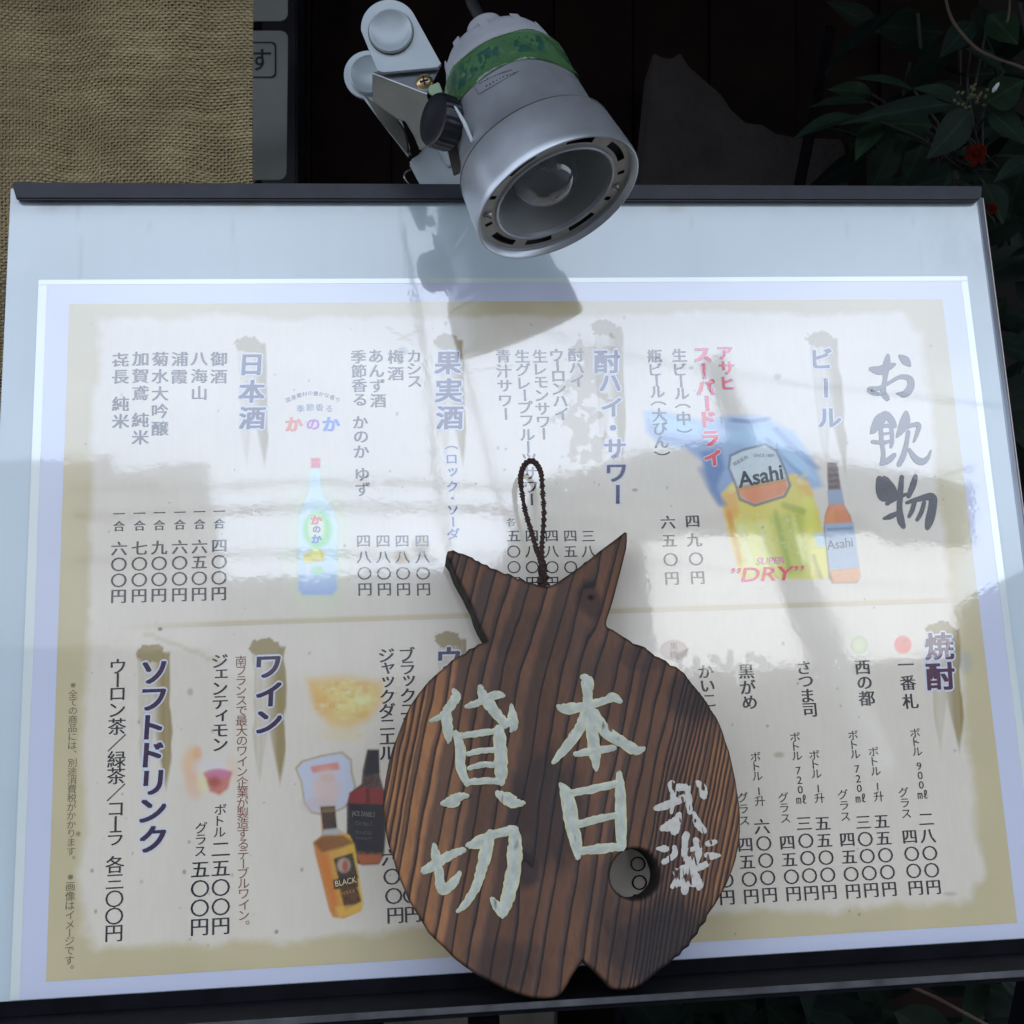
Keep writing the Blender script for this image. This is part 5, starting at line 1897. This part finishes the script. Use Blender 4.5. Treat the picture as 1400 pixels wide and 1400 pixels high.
jute = mat("jute", (0.34, 0.26, 0.145), rough=0.9, spec=0.1, var=0.3, vscale=14)
jute2 = mat("jute_weft", (0.45, 0.37, 0.215), rough=0.9, spec=0.1, var=0.25, vscale=16)
for m_, hz in ((jute2, True), (jute, False)):
    V_, F_ = threads(hz)
    o = mk_np("weft_threads" if hz else "warp_threads", V_, F_, m_, cur, smooth=True)
    tag(o, kind="stuff")
U_, Z_ = np.meshgrid(np.linspace(x0, x1 - .001, 60), np.linspace(z0_, z1_, 60))
o = mk_np("gap_shade_sheet", np.stack([U_, fold(U_, Z_) + .0045, Z_], -1).reshape(-1, 3), grid_faces(60, 60), mat("jute_shadow", (.045, .034, .022), rough=1.0), cur)  # dark sheet behind the weave, shade of the thread gaps put into its colour
b = MB()
for k in range(120):
    z_ = random.uniform(z0_, z1_)
    p = Vector((x1 - .0005, fold(np.array([x1]), np.array([z_]))[0] - .001, z_))
    b.tube([p, p + Vector((random.uniform(.0005, .0022), random.uniform(-.001, .001), random.uniform(-.0015, .0015))), p + Vector((random.uniform(.001, .0045), random.uniform(-.002, .001), random.uniform(-.004, .003)))],
           [.00025, .0002, .00012], 4)
tag(b.build("frayed_fibres", jute, cur), kind="stuff")
b = MB(); b.tube([Vector((x0 - .2, CD, z1_ + .004)), Vector((x1 + .5, CD, z1_ + .004))], .008, 12)
b.build("curtain_rod", M["rail_black"], cur, smooth=True)

# ================================================================== SHOP FRONT BEHIND
YB = 1.62
# pavement and road
gr = mat("asphalt", (0.055, 0.055, 0.058), rough=0.9, var=0.2, vscale=3, bump=0.6, bscale=120, bdist=0.01)
b = MB(); b.add([(-40, -60, -.004), (40, -60, -.004), (40, 40, -.004), (-40, 40, -.004)], [(0, 1, 2, 3)])
tag(b.build("ground", gr), kind="structure")
pv = mat("pavement", (0.10, 0.098, 0.092), rough=0.9, var=0.25, vscale=8, bump=0.5, bscale=90, bdist=0.004)
b = MB(); b.box((-3.0, -.6, -.003), (3.0, YB - .02, 0.0015))
tag(b.build("pavement", pv), kind="structure")

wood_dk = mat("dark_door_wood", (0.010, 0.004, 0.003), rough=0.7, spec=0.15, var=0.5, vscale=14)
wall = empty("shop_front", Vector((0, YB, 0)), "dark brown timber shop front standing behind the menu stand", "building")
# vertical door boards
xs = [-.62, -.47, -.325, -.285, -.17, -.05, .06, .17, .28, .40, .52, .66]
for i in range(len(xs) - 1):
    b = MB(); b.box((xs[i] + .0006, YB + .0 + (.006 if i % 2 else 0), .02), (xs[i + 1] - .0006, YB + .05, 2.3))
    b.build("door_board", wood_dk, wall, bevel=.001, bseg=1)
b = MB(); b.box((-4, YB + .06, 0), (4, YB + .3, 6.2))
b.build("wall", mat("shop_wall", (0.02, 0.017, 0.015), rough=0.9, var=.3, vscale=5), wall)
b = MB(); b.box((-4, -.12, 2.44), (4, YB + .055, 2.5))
b.build("light_block_roof", M["rail_black"], wall)  # unseen roof slab, drawn forward to block high sky light from the board
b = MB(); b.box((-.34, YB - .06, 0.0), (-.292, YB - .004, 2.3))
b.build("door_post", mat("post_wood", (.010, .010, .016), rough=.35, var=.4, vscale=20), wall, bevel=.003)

b = MB(); b.box((at(380, 1400, YB).x, YB - .05, 0), (at(760, 1400, YB).x, YB - .012, .72))
b.build("plinth", mat("plinth_render", (.085, .078, .062), rough=.9, var=.25, vscale=25, bump=.5, bscale=90, bdist=.003), wall, bevel=.004)

# white plates behind the curtain edge, dimness behind glass put into their grey
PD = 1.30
pm = mat("dimmed_white_plate", (0.235, 0.25, 0.235), rough=0.5, var=.08, vscale=20)


def rrect(x0_, y0_, x1_, y1_, r, n=5):
    return arc(x1_ - r, y0_ + r, r, -90, 0, n) + arc(x1_ - r, y1_ - r, r, 0, 90, n) + arc(x0_ + r, y1_ - r, r, 90, 180, n) + arc(x0_ + r, y0_ + r, r, 180, 270, n)


nb1 = empty("notice_plate", at(345, 30, PD), "upper blank white plate, coloured grey for dimness, with rounded corner beside the burlap curtain", "sign")
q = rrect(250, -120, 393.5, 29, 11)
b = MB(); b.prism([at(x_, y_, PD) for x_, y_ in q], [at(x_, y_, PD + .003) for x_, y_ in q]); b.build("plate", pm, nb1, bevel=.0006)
nb2 = empty("notice_plate", at(345, 246, PD), "lower white plate, coloured grey for dimness, with a framed black character beside the burlap curtain", "sign")
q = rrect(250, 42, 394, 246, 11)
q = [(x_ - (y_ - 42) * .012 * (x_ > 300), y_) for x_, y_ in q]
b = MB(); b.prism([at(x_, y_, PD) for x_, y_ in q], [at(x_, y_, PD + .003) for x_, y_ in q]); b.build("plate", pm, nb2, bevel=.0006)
blk = mat("notice_ink", (.006, .006, .008), rough=.5)
qo, qi = rrect(270, 57, 378, 107, 7), rrect(272, 59.3, 375.5, 104.5, 6)
b = MB(); k0 = 0
b.v = [at(x_, y_, PD - .0006) for x_, y_ in qo] + [at(x_, y_, PD - .0006) for x_, y_ in qi]
n = len(qo)
b.f = [(i, (i + 1) % n, n + (i + 1) % n, n + i) for i in range(n)]
b.build("frame_line", blk, nb2)
v, f = centred("す", .012 * EM)
c0 = at(356, 82, PD - .0006)
mk("lettering", [c0 + Vector((x_, 0, y_)) * .027 for x_, y_ in v], f, blk, nb2)
v, f = centred("で", .012 * EM)
c0 = at(330, 82, PD - .0006)
mk("lettering", [c0 + Vector((x_, 0, y_)) * .027 for x_, y_ in v], f, blk, nb2)

# dim grey plastered stub of wall
RD = 1.50
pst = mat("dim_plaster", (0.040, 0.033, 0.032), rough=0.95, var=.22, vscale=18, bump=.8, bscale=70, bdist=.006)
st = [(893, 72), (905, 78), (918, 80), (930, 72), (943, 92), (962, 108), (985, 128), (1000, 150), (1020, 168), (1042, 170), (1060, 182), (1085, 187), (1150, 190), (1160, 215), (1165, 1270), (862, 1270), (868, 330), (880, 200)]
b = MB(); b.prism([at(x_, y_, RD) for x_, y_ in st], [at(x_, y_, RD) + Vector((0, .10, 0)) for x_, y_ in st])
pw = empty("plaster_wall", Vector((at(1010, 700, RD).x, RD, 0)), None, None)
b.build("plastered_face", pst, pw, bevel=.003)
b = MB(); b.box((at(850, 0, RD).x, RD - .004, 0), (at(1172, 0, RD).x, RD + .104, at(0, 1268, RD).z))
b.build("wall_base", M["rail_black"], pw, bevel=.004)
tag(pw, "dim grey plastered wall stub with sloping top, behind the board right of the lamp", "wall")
b = MB()
zb = 0.0
p0, p1 = at(1107, 182, 1.46), at(1091, 262, 1.46)
dpost = (p1 - p0)
b.tube([p0 - dpost * 1.8, p0, p1, p1 + dpost * 21.5], .0075, 8)
o = b.build("thin_post", M["rail_black"], smooth=True)
tag(o, "thin black slanting post in front of the grey plaster wall", "post")

# ================================================================== PLANTS
def leaf_mesh(name, m, wid=.42, fold_=.10, droop=.16, n=8):
    V_ = []; F_ = []
    for i in range(n + 1):
        t = i / n
        w = wid * math.sin(math.pi * t ** .85) ** .9 * (1 - .25 * t) * .5 if 0 < t < 1 else .004
        z = -droop * t * t
        V_ += [(-w, t, z + fold_ * w * 2), (-w * .5, t, z + fold_ * w * .7 + .01 * math.sin(t * 22)), (0, t, z), (w * .5, t, z + fold_ * w * .7 - .01 * math.sin(t * 22)), (w, t, z + fold_ * w * 2)]
    for i in range(n):
        for k in range(4):
            q = i * 5 + k
            F_.append((q, q + 1, q + 6, q + 5))
    me = bpy.data.meshes.new(name)
    me.from_pydata(V_, [], F_); me.update()
    me.polygons.foreach_set("use_smooth", [True] * len(me.polygons))
    me.materials.append(m)
    return me


def leafmat(name, c, r=.5):
    m = mat(name, c, rough=.65, spec=.12, var=.35, vscale=40)
    nt = m.node_tree
    tc = nt.nodes.new("ShaderNodeTexCoord")
    sx = nt.nodes.new("ShaderNodeSeparateXYZ")
    nt.links.new(tc.outputs["Object"], sx.inputs[0])
    ab = nt.nodes.new("ShaderNodeMath"); ab.operation = "ABSOLUTE"
    nt.links.new(sx.outputs["X"], ab.inputs[0])
    mr = nt.nodes.new("ShaderNodeMapRange"); mr.inputs["From Min"].default_value = .008; mr.inputs["From Max"].default_value = .022
    mr.inputs["To Min"].default_value = 1.6; mr.inputs["To Max"].default_value = 1.0
    nt.links.new(ab.outputs[0], mr.inputs["Value"])
    mm = nt.nodes.new("ShaderNodeMixRGB"); mm.blend_type = "MULTIPLY"; mm.inputs["Fac"].default_value = 1
    pb = nt.nodes["Principled BSDF"].inputs["Base Color"]
    nt.links.new(pb.links[0].from_socket, mm.inputs["Color1"])
    nt.links.new(mr.outputs["Result"], mm.inputs["Color2"])
    nt.links.new(mm.outputs["Color"], pb)
    return m


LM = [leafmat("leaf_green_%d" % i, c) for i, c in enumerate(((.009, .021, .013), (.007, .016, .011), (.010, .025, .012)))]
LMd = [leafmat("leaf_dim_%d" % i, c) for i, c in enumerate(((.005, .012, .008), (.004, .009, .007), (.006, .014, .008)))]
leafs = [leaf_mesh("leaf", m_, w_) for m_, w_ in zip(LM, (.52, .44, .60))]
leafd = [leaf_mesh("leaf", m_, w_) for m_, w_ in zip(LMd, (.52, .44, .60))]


def put_leaf(me, base_, dirv, length, roll, parent, width=1.0):
    d = Vector(dirv).normalized()
    nrm = Vector((0, -1, .35))
    nrm = (nrm - d * nrm.dot(d)).normalized()
    nrm = Quaternion(d, roll) @ nrm
    x_ = d.cross(nrm).normalized()
    m_ = Matrix(((x_.x, d.x, nrm.x), (x_.y, d.y, nrm.y), (x_.z, d.z, nrm.z))).to_4x4()
    o = bpy.data.objects.new("leaf", me)
    COL.objects.link(o)
    o.parent = parent
    o.matrix_local = Matrix.Translation(Vector(base_) - wloc(parent)) @ m_ @ Matrix.Diagonal((length * width, length, length, 1))
    return o


stemm = mat("stem", (.010, .012, .007), rough=.7, var=.3, vscale=60)
twigm = mat("twig", (.075, .055, .038), rough=.8, var=.3, vscale=60)
bush = empty("leafy_shrub", Vector((.78, 1.25, 0)), "dark green shrub with pointed leaves and a few red blossoms, right of the menu board", "shrub")
LL = [  # tip px, base px, width px, depth
    ((1176, 94), (1250, 124), 26, 1.18), ((1111, 133), (1190, 140), 24, 1.16), ((1138, 118), (1192, 128), 18, 1.2), ((1087, 176), (1168, 158), 24, 1.15),
    ((1157, 156), (1316, 140), 30, 1.12), ((1169, 210), (1205, 166), 24, 1.14), ((1257, 112), (1318, 140), 26, 1.13), ((1278, 212), (1326, 152), 46, 1.10),
    ((1214, 166), (1275, 172), 22, 1.17), ((1226, 206), (1258, 172), 30, 1.2), ((1364, 240), (1412, 214), 26, 1.06), ((1400, 110), (1350, 140), 34, 1.15), ((1406, 190), (1352, 152), 36, 1.16),
    ((1290, 70), (1330, 30), 34, 1.22), ((1300, 250), (1345, 205), 34, 1.22), ((1240, 250), (1262, 196), 32, 1.24), ((1330, 60), (1372, 96), 30, 1.2), ((1392, 55), (1352, 20), 32, 1.22), ((1375, 300), (1345, 250), 34, 1.2)]
for i, (tp_, bp_, w_, d_) in enumerate(LL):
    a_, c_ = at(*bp_, d_), at(*tp_, d_ - .02)
    l = (c_ - a_).length
    put_leaf(leafs[i % 3], a_, c_ - a_, l, random.uniform(-.5, .5), bush, w_ / F * d_ / l / .38)
hub = at(1336, 140, 1.15)
b = MB()
for i, (tp_, bp_, w_, d_) in enumerate(LL):
    a_ = at(*bp_, d_)
    b.tube([a_, (a_ + hub) / 2 + Vector((0, .02, -.02)), hub + Vector((random.uniform(-.02, .05), .06, -.05))], .0013, 5)
b.tube([hub + Vector((0, .06, -.05)), Vector((.60, 1.3, .9)), Vector((.66, 1.36, .4)), Vector((.70, 1.38, 0))], [.004, .006, .008, .010], 7)
b.build("stem", stemm, bush, smooth=True)
# blossoms and buds
red = mat("red_petal", (.055, .005, .003), rough=.9, spec=.05, var=.3, vscale=200)


def blossom(px, d_, r_px, n=6):
    c_ = at(*px, d_); r_ = r_px / F * d_
    b = MB()
    for k in range(n):
        t = 2 * math.pi * k / n + .3
        a_ = Vector((math.cos(t), 0, math.sin(t))); q_ = Vector((-math.sin(t), 0, math.cos(t)))
        y_ = Vector((0, -1, 0))
        b.add([c_, c_ + a_ * r_ * .5 + q_ * r_ * .36 + y_ * r_ * .25, c_ + a_ * r_ + q_ * r_ * .2 + y_ * r_ * .1, c_ + a_ * r_ - q_ * r_ * .2 + y_ * r_ * .1, c_ + a_ * r_ * .5 - q_ * r_ * .36 + y_ * r_ * .25],
              [(0, 1, 2, 3, 4)])
    b.lathe(c_, Vector((0, -1, 0)), [(0, r_ * .3), (r_ * .3, r_ * .2), (r_ * .4, .0002)], 8)
    return b.build("blossom", red, bush)


blossom((1333, 212), 1.12, 16); blossom((1338, 206), 1.125, 11); blossom((1356, 286), 1.18, 9); blossom((1350, 284), 1.19, 7)
b = MB()
bud = mat("bud", (.085, .085, .030), rough=.6)
for k in range(26):
    x_, y_ = random.gauss(1330, 14), random.gauss(134, 10)
    p = at(x_, y_, 1.10 + random.uniform(-.01, .02))
    b.lathe(p, Vector((random.uniform(-1, 1), -1, random.uniform(-.3, 1))), [(0, .0004), (.0012, .0016), (.003, .0013), (.0042, .0002)], 6)
b.build("buds", bud, bush)
b = MB(); b.lathe(at(1357, 126, 1.09), Vector((.6, -.4, 1)), [(0, .0008), (.003, .0022), (.008, .0016), (.010, .0002)], 8)
b.build("white_bud", mat("white_bud", (.5, .5, .5), rough=.6), bush)


def filler(name, label, loc, regions, group=None, meshes=leafd, lo=.06, hi=.11):
    e = empty(name, loc, label, "shrub")
    for (xa, ya, xb, yb, n_, d0_, d1_) in regions:
        for k in range(n_):
            p = at(random.uniform(xa, xb), random.uniform(ya, yb), random.uniform(d0_, d1_))
            ang = random.uniform(0, 2 * math.pi)
            d = Vector((math.cos(ang), random.uniform(-.5, .2), math.sin(ang) * .8 - .25))
            put_leaf(random.choice(meshes), p, d, random.uniform(lo, hi), random.uniform(-.9, .9), e, random.uniform(.8, 1.1))
    b = MB()
    for (xa, ya, xb, yb, n_, d0_, d1_) in regions:
        for k in range(max(2, n_ // 12)):
            p = at(random.uniform(xa, xb), random.uniform(ya, yb), (d0_ + d1_) / 2)
            b.tube([p, p + Vector((random.uniform(-.05, .05), .02, -.15)), Vector((p.x * .9, p.y + .05, max(.0, p.z - .45)))], [.002, .003, .004], 5)
    b.build("stem", stemm, e, smooth=True)
    return e


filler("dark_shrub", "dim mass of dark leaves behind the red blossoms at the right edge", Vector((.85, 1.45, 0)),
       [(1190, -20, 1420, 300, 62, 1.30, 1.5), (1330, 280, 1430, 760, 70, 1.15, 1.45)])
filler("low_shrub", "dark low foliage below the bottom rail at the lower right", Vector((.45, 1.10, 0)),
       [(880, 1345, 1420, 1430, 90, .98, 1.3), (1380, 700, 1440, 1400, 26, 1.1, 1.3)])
# twigs
tw = bpy.data.objects
b = MB()
pts = catmull([tuple(at(x_, y_, d_)) for x_, y_, d_ in ((1288, -25, 1.2), (1298, 18, 1.16), (1312, 42, 1.14), (1335, 66, 1.13), (1362, 80, 1.12), (1398, 93, 1.10), (1440, 120, 1.1))], 6)
b.tube(pts, .0016, 6)
o = b.build("twig", twigm, smooth=True, angle=R(80))
tag(o, "thin pale curved twig crossing the top right corner", "twig")
b = MB()
b.tube(catmull([tuple(at(x_, y_, d_)) for x_, y_, d_ in ((1381, -20, 1.2), (1380, 12, 1.19), (1377, 30, 1.18))], 5), .0012, 6)
o = b.build("twig", twigm, smooth=True, angle=R(80))
tag(o, "short upright twig near the top edge, far right", "twig")
b = MB()
pts = catmull([tuple(at(x_, y_, d_)) for x_, y_, d_ in ((1225, 1335, 1.0), (1250, 1350, .98), (1280, 1364, .97), (1310, 1380, .96), (1350, 1402, .95), (1390, 1425, .95))], 5)
b.tube(pts, .0016, 6)
o = b.build("twig", twigm, smooth=True, angle=R(80))
tag(o, "longer grey twig slanting below the bottom rail, lower right", "twig")
b = MB()
b.tube(catmull([tuple(at(x_, y_, d_)) for x_, y_, d_ in ((1372, 1334, 1.0), (1390, 1352, .99), (1405, 1366, .98))], 5), .0013, 6)
o = b.build("twig", twigm, smooth=True, angle=R(80))
tag(o, "short twig below the rail in the bottom right corner", "twig")

# ================================================================== ACROSS THE STREET (seen mirrored in the glossy menu)
D = 9.0


def refl_prism(b, px, D_=D, th=.5):
    fr = [mir(x_, y_, D_) for x_, y_ in px]
    b.prism(fr, [p + Vector((0, -th, 0)) for p in fr])


wh = mat("sky_gap_white", (.66, .655, .64), rough=.85, var=.06, vscale=1.5)  # bright gap of sky, put in as a white wall
gy = mat("grey_roof", (.10, .11, .125), rough=.8, var=.2, vscale=4)
lowm = mat("dark_timber", (.022, .020, .019), rough=.8, var=.3, vscale=3)
h1 = empty("sky_gap_house", Vector((mir(1050, 800, D).x, -D, 0)), "grey-roofed house, its white wall standing in for bright sky, mirrored in the right half of the glossy menu", "house")
b = MB(); refl_prism(b, [(880, 735), (1320, 725), (1300, 895), (1000, 915), (905, 930)], D, 5.0); b.build("upper_wall", wh, h1)
b = MB(); refl_prism(b, [(735, 655), (800, 640), (860, 622), (1000, 600), (1140, 628), (1330, 662), (1332, 742), (1215, 733), (1180, 706), (1060, 690), (1000, 692), (900, 722), (780, 762)], D - .06, 5.6)
b.build("roof", gy, h1)
pA, pB = mir(860, 915, D), mir(1420, 880, D)
b = MB(); b.box((min(pA.x, pB.x) - 1, -D - 5, 0), (max(pA.x, pB.x) + 2, -D + .02, min(pA.z, pB.z)))
b.build("ground_floor", lowm, h1)
for k, (xa, ya, xb, yb) in enumerate(((1165, 770, 1200, 830), (1225, 775, 1262, 835))):
    b = MB(); fr = [mir(x_, y_, D - .02) for x_, y_ in ((xa, ya), (xb, ya), (xb, yb), (xa, yb))]
h2 = empty("grey_house", Vector((mir(200, 700, D + 3).x, -D - 3, 0)), "low grey house mirrored in the left side of the glossy menu", "house")
b = MB(); refl_prism(b, [(-60, 632), (118, 628), (150, 622), (152, 645), (284, 634), (292, 780), (290, 900), (-60, 900)], D + 3, 5); b.build("upper_wall", mat("grey_render", (.16, .16, .165), rough=.9, var=.2, vscale=1), h2)
pA, pB = mir(-60, 890, D + 3), mir(290, 890, D + 3)
b = MB(); b.box((min(pA.x, pB.x) - 4, -D - 8, 0), (max(pA.x, pB.x), -D - 2.98, min(pA.z, pB.z) + .05)); b.build("ground_floor", lowm, h2)
h3 = empty("dark_house", Vector((mir(520, 900, D + 1).x, -D - 1, 0)), "dark low roofed house mirrored in the middle of the glossy menu", "house")
b = MB(); refl_prism(b, [(293, 792), (420, 790), (600, 778), (760, 765), (872, 770), (880, 960), (293, 960)], D + 1, 5); b.build("roof", mat("dark_roof", (.07, .072, .08), rough=.8, var=.2, vscale=2), h3)
pA, pB = mir(293, 940, D + 1), mir(880, 940, D + 1)
b = MB(); b.box((min(pA.x, pB.x), -D - 6, 0), (max(pA.x, pB.x), -D - .98, min(pA.z, pB.z) + .1)); b.build("wall", lowm, h3)
# far side continuation so the street does not stop at the frame
h4 = empty("end_house", Vector((14, -D, 0)), "plain dark house at the far right end of the mirrored street", "house")
pR = mir(1425, 800, D)
b = MB(); b.box((pR.x + .4, -D - 6, 0), (pR.x + 9, -D, pR.z + .5)); b.build("wall", mat("end_wall", (.20, .20, .21), rough=.9, var=.1, vscale=2), h4)
h5 = empty("end_house", Vector((-14, -D, 0)), "plain grey house at the far left end of the mirrored street", "house")
pL = mir(-60, 700, D + 3)
b = MB(); b.box((pL.x - 9, -D - 8, 0), (pL.x - .1, -D - 3, pL.z)); b.build("wall", mat("end_wall_left", (.14, .14, .15), rough=.9, var=.1, vscale=2), h5)
# utility pole and wires
wirem = mat("wire", (.012, .012, .013), rough=.5)
b = MB()
b.tube([mir(975, 495, 7), mir(1000, 560, 7), mir(1048, 690, 7), mir(1090, 800, 7), mir(1134, 905, 7), mir(1200, 1060, 7)], [.10, .11, .13, .155, .17, .18], 14)
o = b.build("leaning_pole", mat("pole", (.12, .125, .13), rough=.8), smooth=True)
tag(o, "leaning grey pole mirrored across the beer mug on the menu", "pole")


def wire(pxs, D_, r_, label):
    b = MB()
    pts = catmull([tuple(mir(x_, y_, D_)) for x_, y_ in pxs], 8)
    b.tube(pts, r_, 6)
    o = b.build("overhead_cable", wirem, smooth=True)
    tag(o, label, "cable", "overhead cables mirrored in the menu")


wire([(100, 668), (300, 664), (500, 660), (700, 668), (900, 690)], 6.0, .016, "uppermost overhead cable mirrored across the sake prices")
wire([(100, 706), (300, 698), (500, 692), (700, 700), (850, 720)], 6.5, .030, "thick middle overhead cable mirrored below the yuzu bottle neck")
wire([(100, 768), (300, 758), (450, 757), (600, 764)], 6.5, .022, "lowest overhead cable mirrored across the bottle label")
wire([(620, 760), (800, 754), (900, 736), (1060, 702), (1330, 640)], 6.5, .012, "thin overhead cable mirrored across the beer prices")
wire([(548, 300), (570, 420), (590, 560), (600, 680), (640, 860)], 7.5, .020, "overhead cable dropping down beside the fruit liqueur heading")
wire([(600, 300), (640, 520), (690, 700), (760, 900)], 7.5, .018, "thin overhead cable slanting from the lamp to the rope loop")
wire([(700, 440), (880, 490), (1060, 520), (1400, 560)], 7.5, .009, "finest overhead cable mirrored above the beer mug")
